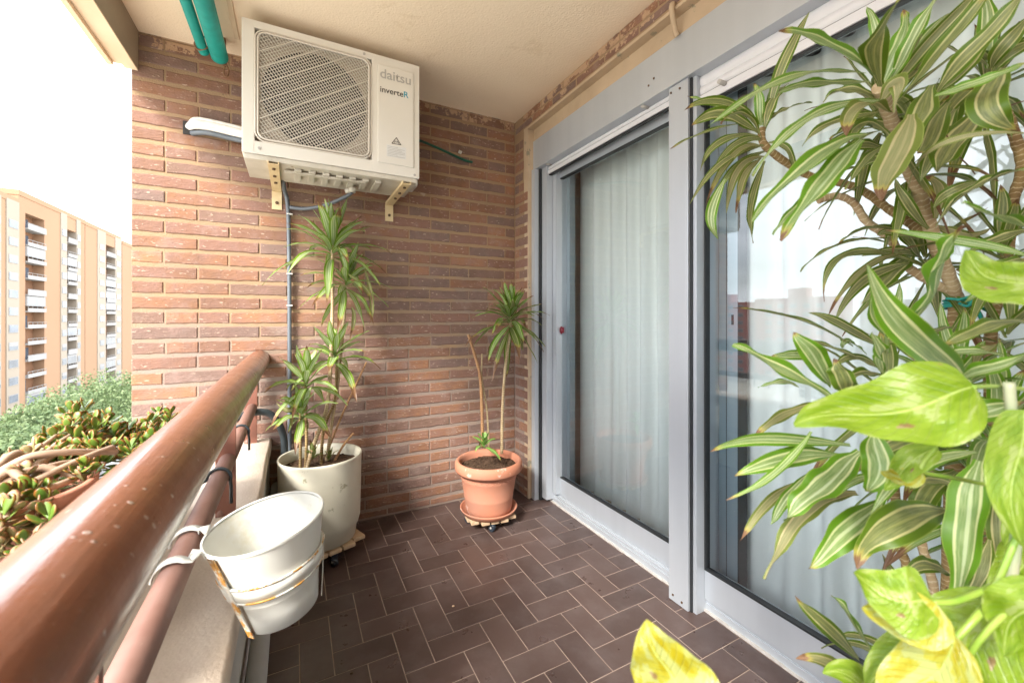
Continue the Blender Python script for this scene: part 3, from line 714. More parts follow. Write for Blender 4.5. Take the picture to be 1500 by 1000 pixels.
mb = MB(); tri = [(.430, 2.053), (.474, 2.053), (.452, 2.085)]
for i in range(3):
    p, q = tri[i], tri[(i+1) % 3]; mb.tube([(p[0], AY-.0066, p[1]), (q[0], AY-.0066, q[1])], .0016, 6)
mb.tube([(.441, AY-.0066, 2.058), (.447, AY-.0066, 2.068), (.451, AY-.0066, 2.06), (.456, AY-.0066, 2.069), (.463, AY-.0066, 2.058)], .0014, 6)
mb.build('warning_sign', 'logo_black', pn)
mb = MB()
for (x, z) in ((-.135, 1.925), (.30, 2.462), (.545, 1.915), (-.13, 2.425), (-.13, 1.975), (.31, 1.972)): mb.tube([(x, AY-.004, z), (x, AY+.004, z)], .006, 10)
mb.build('screw', 'logo_grey', ac)
mb = MB(); mb.box(AX0+.006, AX1-.01, AY+.008, AY+.295, AZ0-.022, AZ0-.0005, .004)
for i in range(7): mb.box(.0+.06*i, .03+.06*i, AY+.05, AY+.22, AZ0-.036, AZ0-.022, .005)
mb.box(-.04, .32, AY+.07, AY+.1, AZ0-.040, AZ0-.030, .004); mb.tube([(.267, AY+.19, AZ0-.03), (.267, AY+.19, AZ0-.062)], .017, 14)
mb.tube([(.267, AY+.19, AZ0-.05), (.235, AY+.20, AZ0-.056)], .012, 12); mb.build('base_pan', 'acunder', ac)
mb = MB(); mb.box(AX1-.02, AX1+.035, AY+.16, AY+.29, AZ0+.01, AZ0+.24, .012); mb.build('valve_cover', 'acwhite', ac)
def ac_bracket(x, label):
    t = thing('wall_bracket', (x, YW, 1.88), label, 'bracket', 'brackets under the air conditioner')
    m_ = MB(); m_.box(x-.022, x+.022, AY-.005, YW-.002, 1.862, 1.866, .001); m_.box(x-.022, x-.018, AY-.005, YW-.002, 1.8662, 1.877); m_.box(x+.018, x+.022, AY-.005, YW-.002, 1.8662, 1.877); m_.build('arm', 'bracket', t)
    m_ = MB(); m_.box(x-.0235, x+.0235, YW-.008, YW-.0025, 1.765, 1.8615, .001); m_.build('back_plate', 'bracket', t)
    m_ = MB()
    for y_ in (AY+.05, AY+.16, AY+.27): m_.tube([(x, y_, 1.855), (x, y_, 1.8618)], .008, 6)
    m_.tube([(x, YW-.013, 1.80), (x, YW-.006, 1.80)], .009, 6); m_.build('bolt', 'bolt', t)
ac_bracket(-.082, 'cream steel bracket under the left end of the air conditioner'); ac_bracket(.505, 'cream steel bracket under the right end of the air conditioner')
# pipes and cables
mb = MB(); yw = YW-.022
mb.tube(smooth_path([(-.055, AY+.2, 1.90), (-.045, YW-.06, 1.86), (-.030, yw, 1.78), (-.024, yw, 1.5), (-.022, yw, 1.0), (-.022, yw, .55), (-.02, yw, .2)], 6), .0105, 10)
cn = mb.build('grey_conduit', 'hose_grey', None, (-.022, yw, .2)); tag(cn, 'slim blue grey conduit running down the brick wall below the air conditioner', 'conduit')
mb = MB()
for z in (1.74, 1.42, 1.25): mb.box(-.036, -.008, yw-.012, YW, z, z+.006, .001)
mb.build('clip', 'insul', cn)
mb = MB(); mb.tube(smooth_path([(.267, AY+.19, 1.84), (.24, AY+.24, 1.825), (.15, AY+.32, 1.79), (.05, YW-.05, 1.775), (-.02, yw-.004, 1.78)], 6), .0095, 10)
tag(mb.build('drain_hose', 'hose_grey', None, (.1, 2.5, 1.78)), 'thin grey drain hose from the underside of the air conditioner', 'hose')
mb = MB()
for dx, dz, r_ in ((0, 0, .017), (.01, .018, .011), (0, -.02, .009)):
    mb.tube(smooth_path([(-.465, YW+.01, 2.128+dz*.4), (-.43, YW-.03, 2.142+dz), (-.36, YW-.05, 2.138+dz), (-.28, YW-.07, 2.125+dz), (-.19, YW-.09, 2.11+dz)], 6), r_, 10)
mb.cur = 1; mb.tube(smooth_path([(-.45, YW-.0, 2.10), (-.38, YW-.04, 2.10), (-.28, YW-.06, 2.085), (-.19, YW-.09, 2.07)], 6), .012, 10)
tag(mb.build('refrigerant_pipe', ['insul', 'hose_grey'], None, (-.4, 2.55, 2.13)), 'white wrapped pipes coming out of a hole in the bricks', 'pipe')
mb = MB(); mb.box(-.485, -.445, YW-.004, YW+.02, 2.09, 2.155, .004); mb.build('hole', 'dark', w)
mb = MB(); mb.tube(smooth_path([(.59, YW-.12, 2.245), (.72, YW-.05, 2.258), (.86, YW-.02, 2.24), (.98, YW-.012, 2.213), (1.04, YW-.004, 2.212)], 6), .008, 8)
gc = mb.build('green_cable', 'green_cable', None, (.9, YW-.02, 2.24)); tag(gc, 'dark green cable running from the air conditioner into the bricks', 'cable')
mb = MB(); mb.tube([P(672, 222, 'Y', YW-.018), P(676, 224, 'Y', YW-.018)], .0105, 8); mb.build('clip', 'insul', gc)
mb = MB(); mb.tube(smooth_path([(-.29, 2.40, .68), (-.2, 2.43, .715), (-.11, 2.45, .70), (-.055, 2.46, .60), (-.045, 2.46, .48), (-.06, 2.46, .30), (-.07, 2.46, .1)], 8), .017, 12)
tag(mb.build('thick_hose', 'hose_black', None, (-.05, 2.46, .1)), 'thick dark hose bent over the parapet beside the white pot', 'hose')
# rolled awning
aw = thing('rolled_awning', (-.33, 2.4, 2.43), 'teal green awning rolled up under the ceiling', 'awning')
mb = MB(); mb.tube(smooth_path([(-.318, -1.0, 2.440), (-.318, 1.2, 2.445), (-.317, 2.30, 2.437), (-.317, 2.405, 2.436)], 6), .036, 28); mb.build('fabric_roll', 'awning', aw)
mb = MB(); mb.tube(smooth_path([(-.388, -1.0, 2.452), (-.387, 1.2, 2.455), (-.378, 2.25, 2.436), (-.372, 2.39, 2.425)], 6), .021, 20); mb.build('fabric_roll', 'awning', aw)
mb = MB(); mb.tube([(-.317, 2.405, 2.436), (-.317, 2.43, 2.434), (-.30, 2.45, 2.42)], .012, 10)
mb.tube(smooth_path([(-.30, 2.44, 2.425), (-.285, 2.45, 2.40), (-.288, 2.45, 2.37), (-.300, 2.45, 2.365), (-.305, 2.45, 2.385), (-.298, 2.445, 2.41)], 4), .0035, 6)
mb.tube(smooth_path([(-.38, 2.33, 2.455), (-.35, 2.335, 2.47), (-.342, 2.34, 2.445), (-.36, 2.345, 2.42), (-.39, 2.35, 2.41), (-.40, 2.34, 2.43), (-.38, 2.33, 2.455)], 4), .004, 6)
mb.box(-.34, -.295, 2.43, 2.46, 2.44, ZC, .002); mb.build('hook', 'rustmetal', aw)
mb = MB(); mb.box(-.255, -.235, YB, 2.40, ZC-.012, ZC, .002); tag(mb.build('ceiling_trunking', 'beam_cream', None, (-.245, 1, ZC)), 'thin painted cable duct on the ceiling beside the teal awning', 'trunking')
ln = MB(); ln.tube(smooth_path([(1.352, 1.19, 2.45), (1.345, 1.19, 2.425), (1.375, 1.20, 2.36), (1.39, 1.20, 2.34)], 5), .011, 10); tag(ln.build('cable_stub', 'lintel', None, (1.36, 1.19, 2.4)), 'short painted over tube end clinging to the lintel', 'tube')
hk = MB(); hk.box(-.52, -.514, YW-.012, YW, 2.19, 2.225, .001)
# ------------------------------------------------------------------ pots on wheels
def soil(c, r, parent, h=.01):
    m_ = MB(); n = 28; rings = 9
    m_.v.append(V(c)+V((0, 0, h)))
    for i in range(1, rings+1):
        for j in range(n):
            a = 2*math.pi*j/n; rr = r*i/rings; p = V(c)+V((rr*math.cos(a), rr*math.sin(a), 0)); p.z += h*(1-i/rings)+noise.noise(p*45)*.008+random.uniform(-.002, .002); m_.v.append(p)
    for j in range(n): m_.face([0, 1+j, 1+(j+1) % n], None, False)
    for i in range(rings-1):
        for j in range(n): a = 1+i*n; m_.face([a+j, a+n+j, a+n+(j+1) % n, a+(j+1) % n], None, False)
    for q in range(90):
        a = random.uniform(0, 6.28); rr = r*math.sqrt(random.random())*.92; m_.ball(V(c)+V((rr*math.cos(a), rr*math.sin(a), h*.6)), random.uniform(.003, .008), random.uniform(.5, 1.6), 1, .6, 1)
    m_.build('soil', 'soil', parent)
def dolly(c, half, label, ztop, angle, cast):
    t = thing('plant_trolley', (c[0], c[1], 0), label, 'plant trolley', 'wooden plant trolleys under the pots')
    rot = Matrix.Rotation(R(angle), 3, 'Z')
    m_ = MB(); n = 5; w_ = 2*half/n
    for i in range(n):
        x = -half+w_*i; L = half*(1 if i in (1, 2, 3) else .8)
        m_.box(c[0]+x+.004, c[0]+x+w_-.004, c[1]-L, c[1]+L, ztop-.018, ztop, .005, rot, (c[0], c[1], ztop))
    m_.box(c[0]-half, c[0]+half, c[1]-.1*half-.02, c[1]+.1*half+.02, ztop-.034, ztop-.0182, .003, rot, (c[0], c[1], ztop)); m_.build('slats', 'wood', t)
    for a in cast:
        p = V((c[0], c[1], 0))+V((math.cos(R(a)), math.sin(R(a)), 0))*half*.88
        m2 = MB(); m2.box(p.x-.014, p.x+.014, p.y-.014, p.y+.014, .035, ztop-.019, .003); m2.tube([p+V((-.011, -.004, .022)), p+V((.011, .004, .022))], .0215, 16); o = m2.build('caster', 'caster', t)
        m3 = MB(); m3.tube([p+V((-.0125, -.0045, .022)), p+V((.0125, .0045, .022))], .006, 10); m3.build('hub', 'logo_grey', o)
C1 = V((.119, 2.307, 0)); C2 = V((1.008, 2.226, 0))
dolly(C1, .17, 'old wooden trolley on black wheels under the big white pot', .082, 20, (20, 110, 200, 290))
dolly(C2, .135, 'rough wooden slat trolley on black wheels under the terracotta pot', .062, -8, (-20, 60, 160, 255))
p1 = thing('white_plant_pot', (C1.x, C1.y, .083), 'big weathered white plastic pot in the left corner beside the parapet', 'plant pot')
mb = MB(); mb.lathe([(0, .083), (.148, .083), (.163, .090), (.170, .145), (.178, .155), (.186, .185), (.190, .35), (.1925, .485), (.1945, .495), (.1915, .502), (.184, .500), (.182, .46), (.180, .40)], (C1.x, C1.y, 0), 64); mb.build('pot_body', 'potplastic', p1)
soil((C1.x, C1.y, .445), .181, p1)
p2 = thing('terracotta_pot', (C2.x, C2.y, .075), 'round terracotta pot with a thick rolled rim in the right corner', 'plant pot')
mb = MB(); mb.lathe([(0, .07), (.125, .07), (.131, .075), (.135, .10), (.142, .155), (.1435, .160), (.1425, .165), (.152, .22), (.159, .262), (.1615, .266), (.1600, .272), (.165, .296), (.168, .303), (.190, .306), (.1965, .318), (.1965, .345), (.190, .360), (.181, .366), (.172, .362), (.166, .345), (.163, .30)], (C2.x, C2.y, 0), 64)
mb.build('pot_body', 'terracotta', p2)
mb = MB()
for i in range(64):
    a = 2*math.pi*i/64; rr = .1605+.0012*(i % 2); p = V((C2.x+rr*math.cos(a), C2.y+rr*math.sin(a), .272+.004*(i % 3))); mb.ball(p, .0045, 1, 1, .8, 1)
mb.build('relief_band', 'terracotta', p2)
soil((C2.x, C2.y, .325), .164, p2)
ts = MB(); ts.lathe([(0, .0625), (.140, .0625), (.150, .066), (.163, .086), (.167, .093), (.163, .096), (.156, .090), (.145, .070), (.0, .069)], (C2.x, C2.y, 0), 64)
tag(ts.build('saucer', 'terracotta', None, (C2.x, C2.y, .0625)), 'terracotta saucer between the round pot and its wooden trolley', 'saucer')

# ------------------------------------------------------------------ dracaenas by the wall
def rosette(mb, c, axis, n, L, w, emin=-35, emax=80, face_up=True, fold=.3, spin=None):
    axis = V(axis).normalized(); q = V((0, 0, 1)).rotation_difference(axis); sp = random.uniform(0, 6) if spin is None else spin
    for i in range(n):
        t = i/max(1, n-1); az = sp+i*2.39996; el = R(emin+(emax-emin)*t**.8+random.uniform(-8, 8)); l = L*random.uniform(.8, 1.12)*(1-.30*t**3)
        d_ = q @ V((math.cos(az)*math.cos(el), math.sin(az)*math.cos(el), math.sin(el)))
        base = V(c)-axis*(L*.32*(1-t))
        droop = (.04+.30*(1-t))*l*math.cos(el)
        tip = base+d_*l-V((0, 0, droop)); mid = base+d_*l*.52+V((0, 0, droop*.10))
        lim = YW-.004
        if tip.y > lim: tip.y = lim-random.uniform(0, .02)
        if mid.y > lim: mid.y = lim-random.uniform(0, .02)
        up = (axis*.8+V((0, 0, .35))-d_*.2) if el < 1.0 else (-(V((d_.x, d_.y, 0)))+V((0, 0, .2)))
        mb.leaf(base, mid, tip, w*random.uniform(.8, 1.15), up, 11, fold, .05)
def cane(pts, r0, r1, parent, m='bark_pale', name='stem'):
    sp = smooth_path(pts, 6); n = len(sp); rs = [(r0+(r1-r0)*i/(n-1))*(1+.07*math.sin(i*2.3)) for i in range(n)]
    m_ = MB(); m_.tube(sp, rs, 10); return m_.build(name, m, parent)
YP = 2.33
def W(u, v, y=YP): return P(u, v, 'Y', y)
d1 = thing('dracaena_plant', (C1.x, C1.y, .45), 'tall variegated dracaena with several canes in the big white pot', 'plant')
cane([W(447, 693, 2.26), W(460, 650, 2.28), W(478, 600), W(484, 540), W(487, 450), W(487, 360), W(487, 345)], .0105, .0075, d1)
cane([W(478, 682, 2.34), W(486, 620, 2.36), W(495, 560, 2.37), W(503, 480, 2.38), W(507, 430, 2.40)], .009, .0065, d1, 'bark_pale')
cane([W(470, 688, 2.30), W(474, 630, 2.34), W(490, 585, 2.36), W(493, 540, 2.36), W(492, 515, 2.36)], .008, .006, d1, 'bark')
cane([W(440, 690, 2.25), W(440, 640, 2.25), W(440, 600, 2.25)], .0075, .0065, d1, 'bark')
cane([W(447, 692, 2.29), W(449, 640, 2.30), W(447, 560, 2.29), W(449, 545, 2.29)], .0075, .006, d1, 'bark')
cane([W(482, 655, 2.40), W(500, 610, 2.40), W(523, 560, 2.40), W(537, 530, 2.40)], .006, .005, d1, 'bark_dry', 'dry_stem')
cane([W(490, 675, 2.34), W(503, 652, 2.34), W(518, 634, 2.34)], .006, .0055, d1, 'bark_dry', 'dry_stem')
def ros(parent, m, *a, **k):
    m_ = MB(); rosette(m_, *a, **k); return m_.build('leaf_cluster', m, parent)
ros(d1, 'leaf_lemon', W(487, 352), (.02, -.15, 1), 38, .29, .044, -30, 85)
ros(d1, 'leaf_lemon', W(510, 405, 2.36), (.2, -.1, 1), 26, .24, .040, -50, 75)
ros(d1, 'leaf_lemon', W(490, 512, 2.34), (-.05, -.2, 1), 20, .24, .042, -30, 80)
ros(d1, 'leaf_lemon', W(447, 553, 2.27), (-.1, -.25, 1), 20, .22, .042, -30, 80)
ros(d1, 'leaf_lemon', W(441, 600, 2.23), (-.1, -.3, 1), 14, .18, .038, -35, 60)
ros(d1, 'leaf_olive', W(458, 665, 2.27), (0, 0, 1), 9, .085, .018, 30, 85); ros(d1, 'leaf_olive', W(482, 668, 2.33), (.1, 0, 1), 8, .07, .016, 20, 85)
m_ = MB()
for (a, b_, c, w_) in (((532, 390), (545, 440), (541, 475), .022), ((515, 450), (518, 470), (512, 500), .02), ((440, 580), (425, 600), (405, 590), .026), ((441, 605), (448, 625), (440, 640), .024), ((446, 590), (430, 610), (428, 625), .022), ((500, 395), (540, 430), (535, 460), .02)):
    m_.leaf(W(*a, 2.32), W(*b_, 2.30), W(*c, 2.31), w_, (0, -1, .2), 10, .5, .12)
m_.build('dry_leaf', 'leaf_dry', d1)
d2 = thing('dracaena_plant', (C2.x, C2.y, .33), 'dracaena with one leafy cane and two bare canes in the terracotta pot', 'plant')
Y2 = 2.20
cane([W(735, 664, 2.2), W(736, 600, 2.2), W(740, 540, 2.2), W(747, 490, 2.2), W(748, 462, 2.2)], .009, .0075, d2)
cane([W(707, 655, 2.28), W(706, 600, 2.28), W(703, 550, 2.28), W(694, 515, 2.28), W(686, 490, 2.28)], .010, .0085, d2, 'bark_dry')
cane([W(716, 656, 2.30), W(713, 600, 2.30), W(706, 555, 2.30), W(706, 518, 2.30)], .007, .005, d2, 'bark_pale')
ros(d2, 'leaf_olive', W(748, 462, 2.2), (0, -.1, 1), 20, .27, .044, -70, 60); ros(d2, 'leaf_bright', W(748, 456, 2.19), (.05, -.1, 1), 14, .27, .042, -40, 70)
ros(d2, 'leaf_bright', W(748, 452, 2.19), (0, -.1, 1), 10, .21, .036, 0, 85)
ros(d2, 'leaf_young', W(709, 648, 2.16), (-.1, -.1, 1), 10, .10, .030, -10, 80)

# ------------------------------------------------------------------ hanging bucket
bk = thing('hanging_bucket', (-.04, 1.01, .56), 'empty white enamel bucket with rusty straps hooked over the lower rod', 'bucket')
bn = V((-.16, -.07, 1)).normalized(); bc = V((-.052, 1.003, .768)); bh = .198; KB = .94; b0 = bc-bn*bh
KB2 = 1
mb = MB(); mb.lathe([(r_*KB, z_*KB2) for r_, z_ in [(0, 0), (.070, 0), (.074, .002), (.0805, .04), (.0855, .066), (.0866, .0675), (.0866, .070), (.0866, .072), (.095, .110), (.1155, bh-.004)]], b0, 72, bn); mb.build('bucket_body', 'bucket', bk)
mb = MB(); mb.lathe([(r_*KB, z_*KB2) for r_, z_ in [(.1140, bh-.003), (.094, .110), (.0845, .066), (.073, .006), (0, .005)]], b0, 72, bn); mb.build('inside', 'bucket_in', bk)
mb = MB(); mb.lathe([(r_*KB, z_*KB2) for r_, z_ in [(.1155, bh-.006), (.1180, bh-.003), (.1180, bh+.001), (.1155, bh+.003), (.1135, bh)]], b0, 72, bn); mb.build('rim', 'rust_edge' if 0 else 'bucket', bk)
mb = MB(); mb.lathe([(r_*KB, z_*KB2) for r_, z_ in [(.0925, .088), (.0975, .088), (.1050, .124), (.1000, .124), (.0925, .088)]], b0, 72, bn); sp_ = mb.build('ring_strap', 'strap', bk)
mb = MB(); mb.lathe([(r_*KB, z_*KB2) for r_, z_ in [(.0972, .0868), (.0984, .0868), (.0992, .0905), (.0978, .0905)]], b0, 72, bn); mb.lathe([(r_*KB, z_*KB2) for r_, z_ in [(.1040, .1205), (.1054, .1205), (.1058, .1252), (.1044, .1252)]], b0, 72, bn); mb.build('strap_edge', 'rust_edge', sp_)
qb = V((0, 0, 1)).rotation_difference(bn)
def onb(a, z, ex=0):
    r_ = (.074+(.1155-.074)*(z/bh))*KB+ex; return b0+qb @ V((r_*math.cos(R(a)), r_*math.sin(R(a)), z))
def ribbon(pts, w_, th, side, parent, name, m):
    m_ = MB(); n = len(pts); k = 0
    for i, p in enumerate(pts):
        p = V(p); t = (V(pts[min(i+1, n-1)])-V(pts[max(i-1, 0)])).normalized(); s_ = V(side(i/(n-1)) if callable(side) else side).normalized(); s_ = (s_-t*s_.dot(t)).normalized(); nn = t.cross(s_)
        m_.v += [p-s_*w_/2-nn*th/2, p+s_*w_/2-nn*th/2, p+s_*w_/2+nn*th/2, p-s_*w_/2+nn*th/2]
    for i in range(n-1):
        for j in range(4):
            j2 = (j+1) % 4; m_.face([4*i+j, 4*i+j2, 4*i+4+j2, 4*i+4+j], None, j in (0, 2))
    m_.face([0, 1, 2, 3]); m_.face([4*(n-1)+j for j in (3, 2, 1, 0)]); return m_.build(name, m, parent)
for a in (-5, 125):
    tang = qb @ V((-math.sin(R(a)), math.cos(R(a)), 0))
    ribbon([onb(a, z, .006) for z in (.0, .04, .08, .125)], .020, .002, tang, bk, 'upright_strap', 'strap')
ta = 222; tang = qb @ V((-math.sin(R(ta)), math.cos(R(ta)), 0))
st_ = ribbon([onb(ta, z, .005) for z in (-.002, .05, .1, .15, .2)], .016, .002, tang, bk, 'upright_strap', 'rust_edge')
for (dy, ta, sgn) in ((-.07, 205, 1), (.055, 165, 1)):
    pts = []; c = V((-.19, bc.y+dy, .731)); e = onb(ta, bh-.002, .001)
    for i in range(15):
        th = R(-35+215*i/14); pts.append(c+V((math.cos(th), 0, math.sin(th)))*.0305)
    st0 = [e, e*.6+pts[3]*.4+V((0, 0, .022)), pts[4]]
    ribbon([e, (e+pts[5])/2+V((0, 0, .012))]+pts[5:], .020, .0025, (0, 1, 0), bk, 'rail_hook', 'strap')
# black hooks on the rods, holding the outer planter
def hook(y, label):
    t_ = []; c = V((-.19, y, .731))
    for i in range(13):
        th = R(-20+200*i/12); t_.append(c+V((math.cos(th), 0, math.sin(th)))*.0285)
    t_ = [c+V((.029, 0, -.075)), c+V((.029, 0, -.03))]+t_+[c+V((-.05, 0, -.01)), c+V((-.12, 0, -.02)), c+V((-.15, 0, -.02)), c+V((-.152, 0, -.10))]
    m_ = MB(); m_.tube(t_, .0045, 8); o = m_.build('rail_hook', 'hose_black', None, c); tag(o, label, 'hook', 'black wire hooks over the rods')
hook(1.44, 'black wire hook over the rod next to the white bucket'); hook(1.98, 'black wire hook over the far rod near the brick wall'); hook(1.36, 'black wire hook closest behind the hooks of the white bucket') if 0 else None

# ------------------------------------------------------------------ outer planter and jade plant
pb = thing('planter_box', (-.46, 1.35, .62), 'grey slatted planter box hung outside the railing', 'planter')
mb = MB()
for i in range(6): mb.box(-.352, -.345, .75, 1.75, .60+.035*i, .627+.035*i, .002); mb.box(-.62, -.613, .75, 1.75, .60+.035*i, .627+.035*i, .002)
mb.box(-.62, -.345, .744, .75, .6, .80); mb.box(-.62, -.345, 1.75, 1.756, .6, .80); mb.box(-.613, -.352, .75, 1.75, .6, .605)
mb.build('slatted_side', 'slat', pb)
jp = thing('terracotta_bowl', (-.47, .98, .79), 'terracotta bowl outside the handrail under the jade plant', 'plant pot')
mb = MB(); mb.lathe([(0, .70), (.09, .70), (.125, .86), (.137, .862), (.140, .895), (.130, .898), (.122, .87), (.0, .865)], (-.46, 1.02, 0), 48); mb.build('pot_body', 'terracotta', jp)
jd = thing('jade_plant', (-.46, 1.05, .87), 'sprawling jade plant with red edged leaves outside the handrail', 'plant')
def jleaf(mb, c, d_, L, w_):
    d_ = d_.normalized(); s_ = d_.cross(V((random.uniform(-.4, .4), random.uniform(-.4, .4), 1)))
    if s_.length < .1: s_ = V((1, 0, 0))
    s_.normalize(); n_ = s_.cross(d_); k = len(mb.v); rows = ((0, .12), (.25, .5), (.5, .85), (.75, 1), (.93, .65), (1, .1)); th = w_*.085
    for (t, pw) in rows:
        c_ = c+d_*L*t+n_*L*.12*t*t
        for (a, e) in ((-1, 0), (-.5, 1), (.5, 1), (1, 0), (.5, -1), (-.5, -1)): mb.v.append(c_+s_*a*pw*w_/2+n_*e*th*min(1, pw*1.2))
    for i in range(5):
        for j in range(6):
            j2 = (j+1) % 6; us = (0, .25, .75, 1, .75, .25)
            mb.face([k+i*6+j, k+i*6+j2, k+i*6+6+j2, k+i*6+6+j], [(us[j], rows[i][0]), (us[j2], rows[i][0]), (us[j2], rows[i+1][0]), (us[j], rows[i+1][0])], True)
    mb.face([k+30+j for j in range(6)], [(.5, 1)]*6)
def jros(mb, c, n, L):
    ax = V((random.uniform(-.5, .5), random.uniform(-.5, .5), 1)).normalized(); q = V((0, 0, 1)).rotation_difference(ax)
    for i in range(n):
        az = i*2.4+random.uniform(-.3, .3); el = R(-10+80*i/n+random.uniform(-10, 10)); jleaf(mb, c-ax*(.016*(n-i)/n*2), q @ V((math.cos(az)*math.cos(el), math.sin(az)*math.cos(el), math.sin(el))), L*random.uniform(.75, 1.15), L*.62)
gm, pm, sm = MB(), MB(), MB()
tips_g = [(90, 625, .92), (118, 618, .95), (132, 648, .9), (105, 650, .88), (150, 640, .98), (165, 632, 1.02), (140, 612, 1.0), (185, 650, .98), (205, 640, 1.05), (215, 622, 1.1), (235, 612, 1.15), (250, 605, 1.2), (190, 628, 1.06), (170, 655, .9), (75, 648, .9), (66, 672, .86), (100, 605, 1.0), (150, 662, .88), (125, 665, .86), (222, 640, 1.0), (80, 660, .86)]
tips_p = [(15, 690, .72), (40, 700, .70), (20, 725, .66), (45, 735, .66), (60, 715, .70), (10, 750, .62), (30, 765, .62), (75, 735, .70), (90, 690, .74), (50, 685, .74), (5, 710, .68), (65, 755, .64), (15, 780, .6), (110, 690, .76), (0, 735, .64), (85, 755, .68), (105, 742, .72), (40, 660, .8), (25, 675, .76), (60, 690, .8), (35, 790, .58), (0, 770, .6)]
root = V((-.46, 1.02, .88))
for i, (u, v, D) in enumerate(tips_g):
    c = Q(u, v, D); [jros(gm, c+V((random.uniform(-.03, .03), random.uniform(-.03, .03), random.uniform(-.02, .012))), 9, .029) for _ in range(4)]
    p_ = [root+V((random.uniform(-.05, .05), random.uniform(-.05, .05), 0)), (root+c)/2+V((0, 0, random.uniform(-.02, .03))), c-V((0, 0, .01))]; (sm.tube(smooth_path(p_, 5), [.006]*4+[.005]*4+[.004]*3, 7) if i % 3 == 0 else None)
for i, (u, v, D) in enumerate(tips_p):
    c = Q(u, v, D); [jros(pm if random.random() < .6 else gm, c+V((random.uniform(-.025, .025), random.uniform(-.03, .03), random.uniform(-.02, .01))), 8, .027) for _ in range(2)]
    if i % 4 == 1: sm.tube(smooth_path([root+V((0, -.08, 0)), (root+c)/2+V((0, 0, .03)), c-V((0, 0, .01))], 5), [.009]*4+[.007]*4+[.005]*3, 7)
sm.tube(smooth_path([Q(0, 690, .72), Q(45, 668, .74), Q(100, 662, .78), Q(170, 662, .86)], 6), .006, 8); sm.tube(smooth_path([Q(30, 715, .7), Q(80, 690, .74), Q(130, 668, .8), Q(165, 655, .86)], 6), .006, 8)
sm.tube(smooth_path([Q(60, 720, .7), Q(110, 700, .76), Q(150, 680, .84)], 6), .006, 8)
gm.build('leaf_cluster', 'jade_green', jd); pm.build('leaf_cluster', 'jade_pale', jd); sm.build('stem', 'jade_stem', jd)
soil((-.46, 1.02, .862), .12, jp)

for i_, (u, v, lb) in enumerate(((664, 887, 'tiny pale crumb lying on the dark tiles in the middle of the floor'), (515, 985, 'tiny brown crumb on the tiles near the bottom of the picture'), (1012, 838, 'small dry leaf flake on the tiles left of the aluminium post'))):
    p = P(u, v, 'Z', .004); m_ = MB(); m_.ball(p, .005, 1.3, .9, .6, 1); tag(m_.build('crumb', 'wood' if i_ != 1 else 'bolt', None, p), lb, 'crumb')
